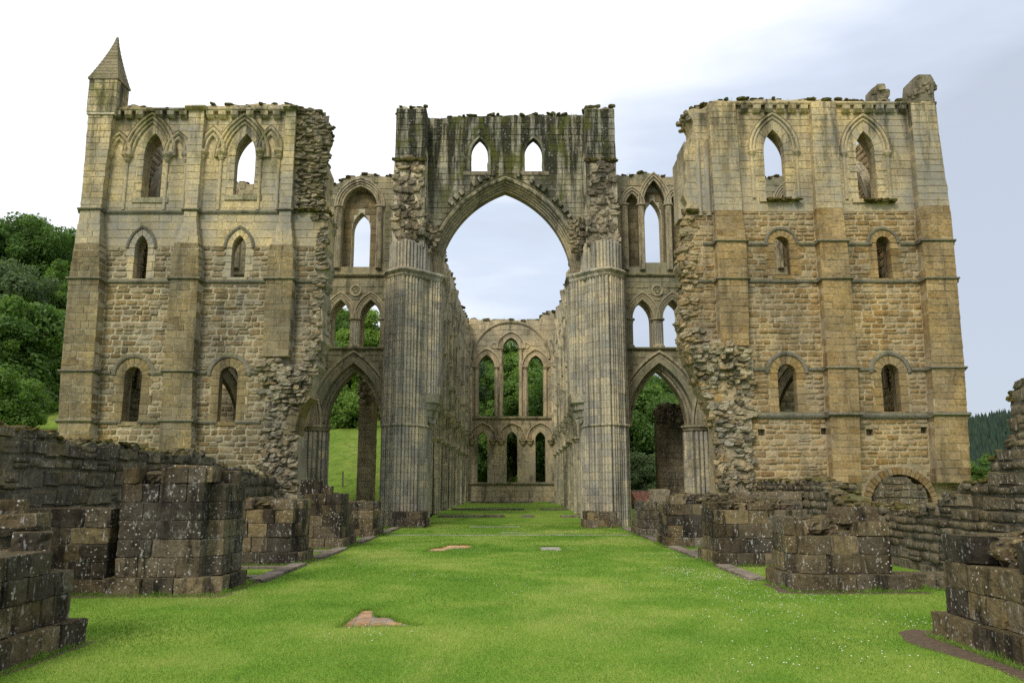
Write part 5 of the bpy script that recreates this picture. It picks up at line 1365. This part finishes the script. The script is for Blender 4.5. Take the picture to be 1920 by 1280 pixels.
stump('large blocked stump at the right picture edge, earth at its foot', 5.78, 7.9, 8.2, 11.1, [.34,.34,.34], -1, .16, (.45,.8))
stump('right-hand stump with stepped worn top and low plinth running right', 5.5, 7.25, 15.75, 17.2, [.36,.34,.34], -1, .16, (.45,.7), step=(5.36,5.7,16.0,17.0,3))
stump('long right-hand stump flecked white with flat top', 5.15, 7.4, 20.5, 22.2, [.36,.34,.34,.2], -1, .12, (.5,.85))
stump('right-hand stump with rubble topping behind the white-flecked one', 5.05, 7.2, 26.4, 28.2, [.36,.34,.34,.3], -1, .12, (.5,.85))
stump('small mossy stump with an upright block, right of the lawn end', 5.0, 7.0, 31.6, 33.6, [.34,.34,.3], -1, .12, (.5,.9))

def lone(name, label, loc, size, mat, rz=0, kind='block', v=0):
    V, F = UNIT[kind][v]
    o = mesh_obj(name, [(p[0]*size[0], p[1]*size[1], p[2]*size[2]) for p in V], F, mat, None, False)
    o.location = loc; o.rotation_euler = (R(-.04,.04), R(-.04,.04), rz); return tag(o, label, 'stone block', 'loose blocks on the ruins')
lone('loose_block', 'big pitched block lying on the tallest left stump', (-6.05,15.58,2.20), (.75,.7,.30), M_DARK, .1, 'block', 1)
lone('loose_block', 'worn end block on the tallest left stump beside the pitched one', (-5.72,16.3,2.05), (.5,.6,.42), M_DARK, .3, 'block', 2)
lone('loose_block', 'square block with a pale top on the third left stump', (-6.5,26.4,1.90), (.62,.6,.46), M_DARK, .05, 'block', 3)
lone('loose_block', 'small block right of the pale topped one', (-6.02,26.5,1.76), (.36,.4,.34), M_DARK, .05, 'block', 4)
lone('loose_block', 'upright brown block standing on the last right stump', (5.85,32.3,1.52), (.7,.6,.55), M_DARKWR, .1, 'block', 5)
lone('loose_block', 'long block resting on the right foreground stump', (6.75,9.3,1.50), (.75,1.25,.36), M_DARK, .06, 'block', 1)
lone('loose_block', 'lowest rough stone of the heap at the left edge', (-5.98,10.25,1.30), (.42,.62,.24), M_DARK, .5, 'block', 3)
lone('loose_block', 'upper rough stone heaped on the stump at the left edge', (-6.22,10.4,1.54), (.5,.5,.18), M_DARK, .2, 'block', 5)
lone('loose_block', 'topmost stone of the heap at the left edge', (-6.52,10.5,1.70), (.5,.5,.2), M_DARK, .4, 'block', 0)
lone('loose_block', 'rounded pale boulder on the stepped right stump', (6.75,16.2,1.40), (.75,.6,.32), M_DARK, .2, 'block', 2)

def aisle(label, s, X0, prof, mat, core, hr, lr, seed, cap=300, mosscap=120):
    th = thing('aisle_wall', label, 'ruined wall', (s*X0, 20, 0))
    fr = Frame((s*X0,0,0), (0,1,0), (-s,0,0))
    tp = ragged(prof, amp=.07, step=.3, seed=seed)
    poly = [(prof[0][0], -.1)] + tp + [(prof[-1][0], -.1)]
    slab('wall_core', fr, poly, [], -.012, -.9, core, th)
    pc = Pieces(th, 'stone', mat, 'squared', cap); lay(pc, fr, poly, [], 0, hr, lr, .02, .22, .035, soft=True, hslack=.24); pc.done()
    pm = Pieces(th, 'cap_stone', mat, 'lump', 160); crest(pm, fr, tp, -.80, .0, (.26,.26,.15), .07); pm.done()
    pm = Pieces(th, 'moss_cushion', M_MOSS, 'lump', mosscap); crest(pm, fr, tp, -.8, .0, (.18,.18,.08), .07, .06); pm.done()
    return th
AL = aisle('long dark aisle wall with mossy top running along the left side', -1, 9.3, [(7,3.15), (13,3.08), (16.2,2.98), (16.6,2.85), (19,2.86), (22,2.80), (24.5,2.88), (25.5,2.62), (28,2.42), (30,2.3), (31.9,2.15)], M_DARKW, M_DCORE, (.19,.38), (.28,.66), 61)
aisle('jagged brown aisle wall along the right side, highest at the picture edge', 1, 9.6, [(8,3.8), (13.5,4.0), (15.0,3.9), (15.3,3.75), (15.4,3.1), (15.6,2.7), (16.2,2.45), (16.4,2.0), (17.3,1.95), (18.3,1.6), (19.0,1.40), (21.0,1.35), (22.8,1.32), (24.2,1.5), (25.2,2.0), (26.6,2.15), (28,2.0), (30.5,2.1), (31.9,2.1)], M_DARKWR, M_DCORE, (.17,.34), (.25,.56), 62)
# cross wall with a bench-like capping between the tallest left stump and the aisle wall
def cross(label, x0, x1, Y, zt, mat, n_, dep=.55, lr=(.4,.7)):
    th = thing('cross_wall', label, 'low wall', ((x0+x1)/2, Y+.3, 0))
    boxm('core', x0+.05, x1-.05, Y+.03, Y+dep-.03, -.05, zt-.08, M_JOINT, th)
    pc = Pieces(th, 'stone', mat, 'block', 120); z = 0
    while z < zt-.1:
        h = min(R(.27,.34), zt-z)
        if zt-z-h < .12: h = zt-z
        u = x0
        while u < x1-.05:
            l = R(*lr)
            if x1-u-l < .25: l = x1-u
            pc.add(Vector((u+l/2, Y+dep/2+R(-.015,.015), z+h/2)), None, (0,-1,0), (l-.02, dep, h-.012)); u += l
        z += h
    pc.done(); return th
cross('low cross wall tying the tallest left stump to the aisle wall', -9.28, -7.46, 15.25, 1.56, M_DARK, 1)
cross('low cross wall behind, left of the second left stump', -9.28, -7.36, 21.0, 1.7, M_DARK, 1)
cross('rubbly cross wall left of the third left stump', -9.28, -7.26, 26.2, 1.55, M_DARK, 1)
cross('ankle-high plinth running right from the stepped right stump', 7.45, 9.55, 15.95, .30, M_DARK, 1)
cross('cross wall right of the long white-flecked stump', 7.55, 9.55, 20.9, 1.2, M_DARKWR, 1)
cross('cross wall right of the rubble topped right stump', 7.35, 9.55, 26.8, 1.75, M_DARKWR, 1)
th = thing('wall_stub', 'rubble wall stub standing inside the low round arch on the right', 'low wall', (X(1690,930,31.9), 31.9, 0)); fr = west(31.85)
poly = [(X(1640,940,31.85), -.1)]+ragged(PL([(1640,925),(1652,905),(1662,895),(1700,893),(1712,905),(1735,915),(1740,935)], 31.85), amp=.05, step=.2, seed=77)+[(X(1740,940,31.85), -.1)]
slab('wall_core', fr, poly, [], -.012, -.8, M_DCORE, th); pc = Pieces(th, 'stone', M_DARKWR, 'squared', 120); lay(pc, fr, poly, [], 0, (.2,.32), (.25,.5), .02, .2, .03, soft=True, hslack=.2); pc.done()
# kerbs
def kerb(label, s, xk, runs):
    th = thing('stone_kerb', label, 'kerb', (s*xk, 22, 0)); pc = Pieces(th, 'kerb_stone', M_KERB, 'block', 200)
    for a, b_ in runs:
        u = a
        while u < b_-.2:
            l = min(R(.7,1.4), b_-u); pc.add(Vector((s*xk+R(-.02,.02), u+l/2, .01)), None, (s,0,0), (l-.02, .36, .13)); u += l
    pc.done()
    for a, b_ in runs:                       # thresholds across the aisle side
        pass
kerb('worn stone kerb between the left stumps', -1, 5.28, [(17.1,20.6), (22.2,25.6), (28.0,31.0), (33.2,37.4)])
kerb('worn stone kerb between the right stumps', 1, 5.15, [(17.4,20.3), (22.4,26.2), (28.4,31.4), (33.8,37.4)])
for i, (x0, x1, yy, lab) in enumerate(((-8.6,-5.5,17.9,'pale threshold slab between the tallest and second left stumps'), (-8.6,-5.5,19.9,'threshold slab just before the second left stump'), (-8.6,-5.5,24.6,'threshold slab just before the third left stump'), (5.4,8.4,24.8,'threshold slab behind the white-flecked right stump'))):
    th = thing('threshold', lab, 'slab', ((x0+x1)/2, yy, 0)); pc = Pieces(th, 'slab_stone', M_KERB, 'block'); u = x0
    while u < x1-.2:
        l = min(R(.6,1.1), x1-u); pc.add(Vector((u+l/2, yy, .005)), None, (0,-1,0), (l-.02,.34,.10)); u += l
    pc.done()
# old floor edging: a flush line of slabs across the lawn
th = thing('floor_line', 'thin pale line of flush slabs across the far lawn', 'slab', (0,32.6,0)); pc = Pieces(th, 'slab_stone', M_SLAB, 'block'); u = -4.9
while u < 4.8:
    l = R(.7,1.5)
    if random.random() > .12: pc.add(Vector((u+l/2, 32.6+R(-.04,.04), -.005)), None, (0,-1,0), (l-.03,.20,.05))
    u += l
pc.done()
for i, (x0, x1, y0, y1, lab) in enumerate(((-2.0,.4,38.6,39.4,'long pale flagstone flush in the lawn under the great arch'), (-.5,.6,34.2,34.8,'short pale flagstone in the lawn before the great arch'))):
    tag(boxm('flagstone', x0, x1, y0, y1, -.05, .006, M_SLAB, None, .01), lab, 'slab')
# soil where turf is worn off, plus dark strips painted as contact shade at stump feet
def soil_or_shade(label, P, seed):
    o = sheet('soil_or_shade_patch', rough_loop(P, .05, .22, seed), [], .006, .03, M_SOIL_OR_SHADE); tag(o, kind='structure'); return o
soil_or_shade('', [(5.25,8.0), (5.95,8.0), (5.95,11.5), (5.6,11.72), (5.3,11.5), (5.08,10.8), (5.2,10.0), (5.32,9.2)], 71)
for i_, (x0, x1, y0, y1) in enumerate(((-7.6,-5.48,7.4,10.76), (-9.2,-5.32,15.0,17.05), (-7.3,-5.27,20.6,22.15), (-7.2,-5.23,25.65,27.95), (-7.1,-5.15,31.1,33.1), (5.0,7.5,20.38,22.3), (4.9,7.3,26.28,28.3), (4.85,7.1,31.5,33.7), (-5.75,-4.0,37.7,38.5), (3.3,5.1,37.7,38.5))):  # soil colour darkens the feet as contact shade; brown edging real at tallest stump
    soil_or_shade('', [(x0-.05,y0-.13), (x1+.05,y0-.13), (x1+.11,y0), (x1+.11,y1+.08), (x1-.5,y1+.08), (x1-.5,y0+.4), (x0-.05,y0+.4)], 80+i_)
soil_or_shade('', [(5.0,15.5), (5.5,15.35), (7.8,15.4), (7.8,15.75), (5.4,15.75), (5.3,17.0), (5.1,16.9)], 72)

# ================================================================== ROOF BEYOND, POST
def house(label, x0, x1, y0, y1, ze, zr, gz_):
    th = thing('farmhouse', label, 'house', ((x0+x1)/2, (y0+y1)/2, gz_))
    boxm('wall', x0, x1, y0, y1, gz_, ze, M_GABLE, th)
    ym = (y0+y1)/2
    slope = math.hypot(ym-y0, zr-ze); rows, cols = 9, max(8, int((x1-x0)/.45))
    rf = adopt(mesh_obj('roof', [(x0-.3,y0-.3,ze-.1),(x1+.3,y0-.3,ze-.1),(x1+.3,ym,zr-.05),(x0-.3,ym,zr-.05),(x0-.3,y1+.3,ze-.1),(x1+.3,y1+.3,ze-.1)], [(0,1,2,3),(3,2,5,4),(0,3,4),(1,5,2)], M_ROOF), th)
    for r in range(rows):
        f = r/rows; f2 = (r+1.12)/rows
        ya, za = y0-.35+(ym-y0+.35)*f, ze-.08+(zr-ze+.08)*f+.07; yb2, zb2 = y0-.35+(ym-y0+.35)*min(1,f2), ze-.08+(zr-ze+.08)*min(1,f2)+.02
        V, F = [], []
        for c in range(cols*3+1):
            xx = x0-.3+(x1-x0+.6)*c/(cols*3); wv_ = .05*math.sin(c/3*2*math.pi)
            V += [(xx, ya, za+wv_), (xx, yb2, zb2+wv_)]
        for c in range(cols*3): F.append((2*c, 2*c+2, 2*c+3, 2*c+1))
        adopt(mesh_obj('tile_course', V, F, M_ROOF), rf)
    boxm('ridge', x0-.3, x1+.3, ym-.14, ym+.14, zr-.02, zr+.16, M_KERB, th)
house('red pantiled roof of a house low beyond the right arch', X(1195,930,70), X(1262,930,70), 68, 75, Z(945,68), Z(922,71), -.1)
house('sliver of another red roof beyond the right broken wall', X(1318,930,80), X(1400,930,80), 78, 86, Z(952,78), Z(927,82), -.1)
px_, pz_ = at(643, 893, 58); gz_ = ground_h(px_, 58)
tag(boxm('fence_post', px_-.05, px_+.05, 57.95, 58.05, gz_-.1, gz_+1.1, M_POST, None, .01), 'single wooden post standing in the meadow seen through the left arch', 'post')

# ================================================================== TREES
def crown_mesh(name, seed, n, rx, rz, leaf, mat, lumps=22):
    """leaf clumps on many small boughs, open between; z=0 is the crown's middle"""
    rg = np.random.RandomState(seed); pr = random.Random(seed)
    cen, rr = [], []
    for i in range(lumps):
        u = pr.uniform(-1, 1); a = pr.uniform(0, 6.283); r = pr.uniform(.40, .98); s = math.sqrt(1-u*u)
        cen.append((r*s*math.cos(a)*rx, r*s*math.sin(a)*rx, r*u*rz + .05*rz)); rr.append(pr.uniform(.13, .36)*rx)
    cen.append((0,0,0)); rr.append(.55*rx)
    cen, rr = np.array(cen), np.array(rr)
    k = rg.choice(len(cen), n, p=rr**2/np.sum(rr**2))
    d = rg.normal(size=(n,3)); d /= np.linalg.norm(d, axis=1)[:,None]
    rad_ = rr[k]*rg.uniform(.55, 1.18, n)
    P = cen[k] + d*rad_[:,None]*np.array([1,1,.82])
    nrm = d*.75 + rg.normal(size=(n,3))*.5; nrm[:,2] += .35; nrm /= np.linalg.norm(nrm, axis=1)[:,None]
    a = np.cross(nrm, rg.normal(size=(n,3))); a /= np.linalg.norm(a, axis=1)[:,None]; b = np.cross(nrm, a)
    L_ = leaf*rg.uniform(.6, 1.35, n)[:,None]
    V = np.stack([P-a*L_, P-b*L_*.55+nrm*L_*.12, P+a*L_, P+b*L_*.55+nrm*L_*.12], axis=1).reshape(-1,3)
    F = np.arange(4*n).reshape(-1,4)
    tone = np.repeat(np.clip(rg.uniform(0,1,n)*.6 + .4*rg.uniform(0,1,len(cen))[k], 0, 1), 4)
    o = np_mesh(name, V, [F], mat, None, tone); me = o.data; bpy.data.objects.remove(o); return me
def trunk_mesh(name, seed, h, r, rx, rz):
    pr = random.Random(seed); V, F = [], []
    def limb(p0, p1, r0, r1, k=6, seg=4):
        off = len(V); ax = (Vector(p1)-Vector(p0)); q = ax.to_track_quat('Z', 'Y')
        for s in range(seg+1):
            f = s/seg; c = Vector(p0)+ax*f+Vector((pr.uniform(-.1,.1), pr.uniform(-.1,.1), 0))*(1 if 0 < s < seg else 0); rr_ = r0+(r1-r0)*f
            for a in range(k): V.append(tuple(c + q @ Vector((rr_*math.cos(6.283*a/k), rr_*math.sin(6.283*a/k), 0))))
        for s in range(seg):
            for a in range(k): F.append((off+s*k+a, off+s*k+(a+1)%k, off+(s+1)*k+(a+1)%k, off+(s+1)*k+a))
    limb((0,0,-h-.6), (0,0,0), r, r*.6)
    for i in range(7):
        a = i*2.4; limb((0,0,-h*.5+i*h*.08), (rx*.65*math.cos(a), rx*.65*math.sin(a), rz*pr.uniform(-.1,.6)), r*.42, r*.1)
    o = mesh_obj(name, V, F, M_BARK); me = o.data; bpy.data.objects.remove(o); return me
KIND = []
for i, (n, rx, rz, leaf, mi, h) in enumerate(((21000,4.6,4.8,.20,0,6.5), (20000,4.2,5.4,.19,1,7.0), (20000,4.4,4.4,.18,2,6.0), (22000,5.0,4.6,.20,0,6.5), (18000,3.6,5.6,.19,1,7.5))):
    KIND.append((crown_mesh('crown', 200+i, n, rx, rz, leaf, M_LEAF[mi], 46), trunk_mesh('trunk', 300+i, h, .34, rx, rz), h))
def tree(name, label, x, y, s, k, group, z=None, sz=1.0):
    cm, tm, h = KIND[k]; g = ground_h(x, y) if z is None else z
    th = thing(name, label, 'tree', (x, y, g), group); th.rotation_euler.z = R(0, 6.28); th.scale = (s, s, s*sz)
    for nm, me in (('crown', cm), ('trunk', tm)):
        o = bpy.data.objects.new(nm, me); C.objects.link(o); o.parent = th; o.location = (0,0,h)
    return th
def put(name, label, px, py_top, Y, k, s, group=None, sz=1.0):
    """a tree at depth Y whose top shows at the measured height"""
    x_, zt = at(px, py_top, Y); cm, tm, h = KIND[k]; hgt = (h + {0:4.8,1:5.4,2:4.4,3:4.6,4:5.6}[k])*s*sz
    return tree(name, label, x_, Y, s, k, group, None if False else zt-hgt, sz)
# trees that stand out on the left
put('broadleaf_tree', 'nearest dark bushy tree left of the transept, at the picture edge', 25, 555, 62, 0, 1.05)
put('broadleaf_tree', 'bright green tree right behind the nearest one at the left edge', 85, 600, 68, 1, .8)
put('broadleaf_tree', 'topmost tree of the left hill, beside the turret wall', 80, 412, 118, 3, 1.25)
put('broadleaf_tree', 'dark treetop cut by the left picture edge, high up', -38, 415, 112, 0, 1.2)
put('broadleaf_tree', 'grey green tree half way up the left hill', 40, 490, 92, 2, 1.1)
put('broadleaf_tree', 'pale green tree against the turret wall, half way up', 120, 500, 98, 1, 1.0)
put('broadleaf_tree', 'yellow green bush-like tree in the left lancet of the east end', 905, 850, 96, 1, .42)
put('broadleaf_tree', 'leafy young tree low in the right arch behind the red roof', 1205, 845, 82, 2, .6)
put('broadleaf_tree', 'bright round tree over the meadow in the left arch', 640, 725, 92, 1, .95)
put('broadleaf_tree', 'green bush at the far right beneath the conifer hill', 1840, 855, 75, 1, .42)
put('broadleaf_tree', 'low green shrub at the far right beside the transept corner', 1818, 895, 60, 1, .25)
put('broadleaf_tree', 'low bushy tree hanging over the bank at the left picture edge', 18, 650, 60, 1, .62)
put('broadleaf_tree', 'low dark bush beside the left transept corner', 78, 690, 66, 3, .6)
for px_, py_, Y_, s_, k_, lab in ((8,700,52,.52,3,'dark shrub low at the very left edge above the aisle wall'), (44,735,54,.34,0,'small round shrub on the left bank above the aisle wall')):
    x_, z_ = at(px_, py_, Y_); tree('shrub', lab, x_, Y_, s_, k_, None, z_-s_*(KIND[k_][2]+4.6))
# the wooded hillside: rows of crowns climbing to the ridge
G_ = 'broadleaf trees of the hillside wood'
rgt = random.Random(77)
Y = 88
while Y < 176:
    az = -.82
    while az < .40:
        x_ = az*Y + rgt.uniform(-2,2); yy = Y+rgt.uniform(-3,3)
        hill = ground_h(x_, yy)
        ok = True
        if az < -.02 and Y < 96 and az > -.5: ok = False            # meadow stays open
        vis = (-.72 < az < -.50) or (-.25 < az < .30)
        if ok and vis:
            tree('broadleaf_tree', 'broadleaf tree in the dense wood on the hillside behind the ruin', x_, yy, rgt.uniform(.85,1.2), rgt.randrange(5), G_)
        az += 6.4/Y*rgt.uniform(.85,1.2)
    Y += 8.5
# undergrowth in front of the wood
for i in range(34):
    az = rgt.uniform(-.03, .26); Y_ = rgt.uniform(84, 92); tree('shrub', 'low shrub at the foot of the wood behind the east end', az*Y_, Y_, rgt.uniform(.28,.5), rgt.choice((1,2,4,1)), 'shrubs at the foot of the wood', ground_h(az*Y_, Y_)-2.2)
# far conifer hill on the right
hx = np.linspace(120, 720, 40); hy = np.linspace(330, 640, 16)
def far_h(x, y): return max(-1, (.062+.05*sstep(.50,.85,x/y))*470*sstep(350,470,y))
V = np.array([[a, b, far_h(a,b)-2] for b in hy for a in hx]); nx = len(hx)
I = np.array([[j*nx+i, j*nx+i+1, (j+1)*nx+i+1, (j+1)*nx+i] for j in range(len(hy)-1) for i in range(nx-1)])
tag(np_mesh('far_hill', V, [I], M_MEADOW, smooth=True), kind='structure')
rg = np.random.RandomState(5); Vs, Fs, at2, off = [], [], [], 0
for i in range(5200):
    y_ = rg.uniform(355, 500); x_ = y_*rg.uniform(.46, .78); z_ = far_h(x_, y_)-2; h_ = rg.uniform(8, 13); r_ = h_*.2; tone = rg.uniform(0,1)
    for lv_ in range(3):
        zb_, zt_ = z_+h_*lv_*.27, z_+h_*(.5+lv_*.25); rr_ = r_*(1.15-.3*lv_)
        ang = rg.uniform(0,1)+np.arange(6)*1.047
        Vs.append(np.vstack([np.stack([x_+rr_*np.cos(ang)*rg.uniform(.8,1.2,6), y_+rr_*np.sin(ang), zb_+rg.uniform(-.3,.3,6)], 1), [[x_, y_, zt_]]]))
        Fs += [[off+k, off+(k+1)%6, off+6] for k in range(6)]; at2 += [tone]*7; off += 7
o = np_mesh('conifer_wood', np.vstack(Vs), [np.array(Fs)], M_CONIF, None, at2)
tag(o, 'dark conifer forest covering the far hill on the right', 'forest', kind='stuff')

# ================================================================== GRASS BLADES AND DAISIES
BARE = [tileA, tileB, slabA, [(5.25,8.0), (5.95,8.0), (5.95,11.5), (5.6,11.72), (5.3,11.5), (5.08,10.8), (5.2,10.0), (5.32,9.2)], [(5.0,15.5), (5.5,15.35), (7.8,15.4), (7.8,15.75), (5.4,15.75), (5.3,17.0), (5.1,16.9)]]
def inside_turf(x_, y_): return not any(a-.02 <= x_ <= b+.02 for P in BARE for a, b in spans(P, y_))
rg = np.random.RandomState(9)
def blades(n, ylo, yhi, xw, hgt, wid, pw):
    y_ = ylo*(yhi/ylo)**(rg.uniform(0,1,n)**pw); x_ = rg.uniform(-1,1,n)*np.minimum(xw, y_*.68)
    keep = np.ones(n, bool)
    for P in BARE:
        odd = np.zeros(n, bool)
        for (a, b), (c, d) in zip(P, P[1:]+P[:1]):
            if b != d: odd ^= ((b > y_) != (d > y_)) & (x_ < a+(y_-b)/(d-b)*(c-a))
        keep &= ~odd
    x_, y_ = x_[keep], y_[keep]; n = len(x_)
    a = rg.uniform(0, 6.283, n); h = hgt*rg.uniform(.5,1.25,n); w_ = wid*(y_/10)**.8*rg.uniform(.7,1.3,n); lean = rg.normal(size=(n,2))*h[:,None]*.55
    dx, dy = np.cos(a)*w_, np.sin(a)*w_
    V = np.stack([np.stack([x_-dx, y_-dy, np.full(n,-.005)],1), np.stack([x_+dx, y_+dy, np.full(n,-.005)],1), np.stack([x_+lean[:,0], y_+lean[:,1], h],1)], 1).reshape(-1,3)
    gx_, gy_ = np.meshgrid(np.arange(-10,10.1,.2), np.arange(0,44,.2)); gn = np.array([noise.noise((p*.4, q*.3, 4))+.6*noise.noise((p*1.5, q*1.1, 9)) for p, q in zip(gx_.ravel(), gy_.ravel())]).reshape(gx_.shape)
    pv = gn[np.clip((y_/.2).astype(int),0,219), np.clip(((x_+10)/.2).astype(int),0,100)]
    return V, np.repeat(np.clip(.40+pv*.95+rg.uniform(-.42,.48,n), 0, 1), 3)
B = [blades(560000, 8.0, 42, 9.2, .030, .0034, 1.0)]
V = np.vstack([b[0] for b in B]); A_ = np.concatenate([b[1] for b in B])
tag(np_mesh('grass', V, [np.arange(len(V)).reshape(-1,3)], M_GRASSB, None, A_), 'short mown grass blades covering the lawn', 'grass', kind='stuff')
# longer tufts against the stones
Vs = []
RECT = [(-7.6,-5.48,7.4,10.76), (-7.44,-5.35,15.05,17.05), (-7.3,-5.3,20.6,22.15), (-7.2,-5.26,25.65,27.95), (-7.1,-5.18,31.1,33.1), (5.6,7.9,8.05,11.26), (5.3,7.86,15.6,17.35), (5.03,7.5,20.38,22.3), (4.93,7.3,26.28,28.3), (4.88,7.1,31.5,33.7), (-9.28,-7.4,15.22,15.24), (-5.7,-4.1,37.9,38.0), (4.0,5.5,37.9,38.0), (7.9,9.5,15.9,15.93)]
for (x0, x1, y0, y1) in RECT:
    for (ax, ay, bx, by) in ((x0,y0,x1,y0), (x0,y0,x0,y1), (x1,y0,x1,y1)):
        n = int(math.hypot(bx-ax, by-ay)*380)+2; f = rg.uniform(0,1,n); out_ = np.abs(rg.normal(size=n))*.035
        xx = ax+(bx-ax)*f + (0 if ay == by else (-1 if ax == x0 else 1))*out_; yy = ay+(by-ay)*f - (out_ if ay == by else 0)
        a = rg.uniform(0,6.283,n); h = rg.uniform(.03,.08,n)+.10*np.maximum(0, np.sin(xx*5.1+yy*3.7)*np.sin(yy*7.3-xx*2.2))*rg.uniform(0,1,n); ln = rg.normal(size=(n,2))*.04; wd = .0035*np.maximum(1, yy/12)
        Vs.append(np.stack([np.stack([xx-np.cos(a)*wd, yy-np.sin(a)*wd, np.zeros(n)],1), np.stack([xx+np.cos(a)*wd, yy+np.sin(a)*wd, np.zeros(n)],1), np.stack([xx+ln[:,0], yy+ln[:,1], h],1)],1).reshape(-1,3))
for P in (tileA, tileB, slabA):
    for (ax, ay), (bx, by) in zip(P, P[1:]+P[:1]):
        n = int(math.hypot(bx-ax, by-ay)*420)+2; f = rg.uniform(0,1,n); xx = ax+(bx-ax)*f+rg.normal(size=n)*.025; yy = ay+(by-ay)*f+rg.normal(size=n)*.025
        a = rg.uniform(0,6.283,n); h = rg.uniform(.02,.07,n); ln = rg.normal(size=(n,2))*.05; wd = .0035*np.maximum(1, yy/12)
        Vs.append(np.stack([np.stack([xx-np.cos(a)*wd, yy-np.sin(a)*wd, np.full(n,-.03)],1), np.stack([xx+np.cos(a)*wd, yy+np.sin(a)*wd, np.full(n,-.03)],1), np.stack([xx+ln[:,0], yy+ln[:,1], h],1)],1).reshape(-1,3))
V = np.vstack(Vs); tag(np_mesh('edge_grass', V, [np.arange(len(V)).reshape(-1,3)], M_GRASSB, None, np.repeat(rg.uniform(0,.7,len(V)//3),3)), 'longer unmown grass along the foot of the stones', 'grass', kind='stuff')
Vs = []
for fr_, P_, dn in ((FW, PL(topL, YW), 5), (FW, PL(topR, YW), 7), (FC, PL([(797,222),(945,217),(1100,214)], YC), 5), (FE, [(-6.2, zE(330)), (-7.9, zE(326)), (-9.8, zE(345))], 9), (FE, [(5.5, zE(330)), (7.4, zE(324)), (9.3, zE(331))], 9), (FG, [(gx(870,600), gz(598)), (gx(1040,600), gz(598))], 12)):
    for (a, b), (c, d) in zip(P_[:-1], P_[1:]):
        for _ in range(int(abs(c-a)*dn)):
            f = random.random(); o_ = fr_.p(a+(c-a)*f, b+(d-b)*f-.02, R(-1.2,.02))
            for _ in range(random.randrange(3, 9)):
                h = R(.06,.26); l_ = Vector((R(-.5,.5), R(-.5,.5), 1)).normalized()*h; p = o_+Vector((R(-.08,.08), R(-.08,.08), 0))
                Vs += [tuple(p+Vector((-.007,0,0))), tuple(p+Vector((.007,0,0))), tuple(p+l_)]
V = np.array(Vs); tag(np_mesh('wall_grass', V, [np.arange(len(V)).reshape(-1,3)], M_GRASSB, None, np.repeat(rg.uniform(.3,1,len(V)//3),3)), 'wispy grasses rooted along the broken wall heads', 'grass', kind='stuff')
# daisies in drifts
Vs, Fs, off = [], [], 0
cl = [(R(-5,5), R(9,36)) for _ in range(26)] + [(R(3.2,6.5), R(11,20)) for _ in range(26)]
for cx, cy in cl:
    for _ in range(random.randrange(6, 24)):
        x_, y_ = cx+random.gauss(0,.35), cy+random.gauss(0,.6)
        if abs(x_) > 4.95 and not (x_ > 4.95 and 11.6 < y_ < 15.3): continue
        if not inside_turf(x_, y_): continue
        r_ = R(.006,.011); h = R(.03,.045); a = np.arange(6)*1.047
        Vs.append(np.vstack([np.stack([x_+r_*np.cos(a), y_+r_*np.sin(a), np.full(6,h)],1), [[x_,y_,h+.006]]])); Fs += [[off+k, off+(k+1)%6, off+6] for k in range(6)]; off += 7
tag(np_mesh('daisies', np.vstack(Vs), [np.array(Fs)], M_DAISY), 'tiny white daisies scattered over the lawn', 'flowers', kind='stuff')
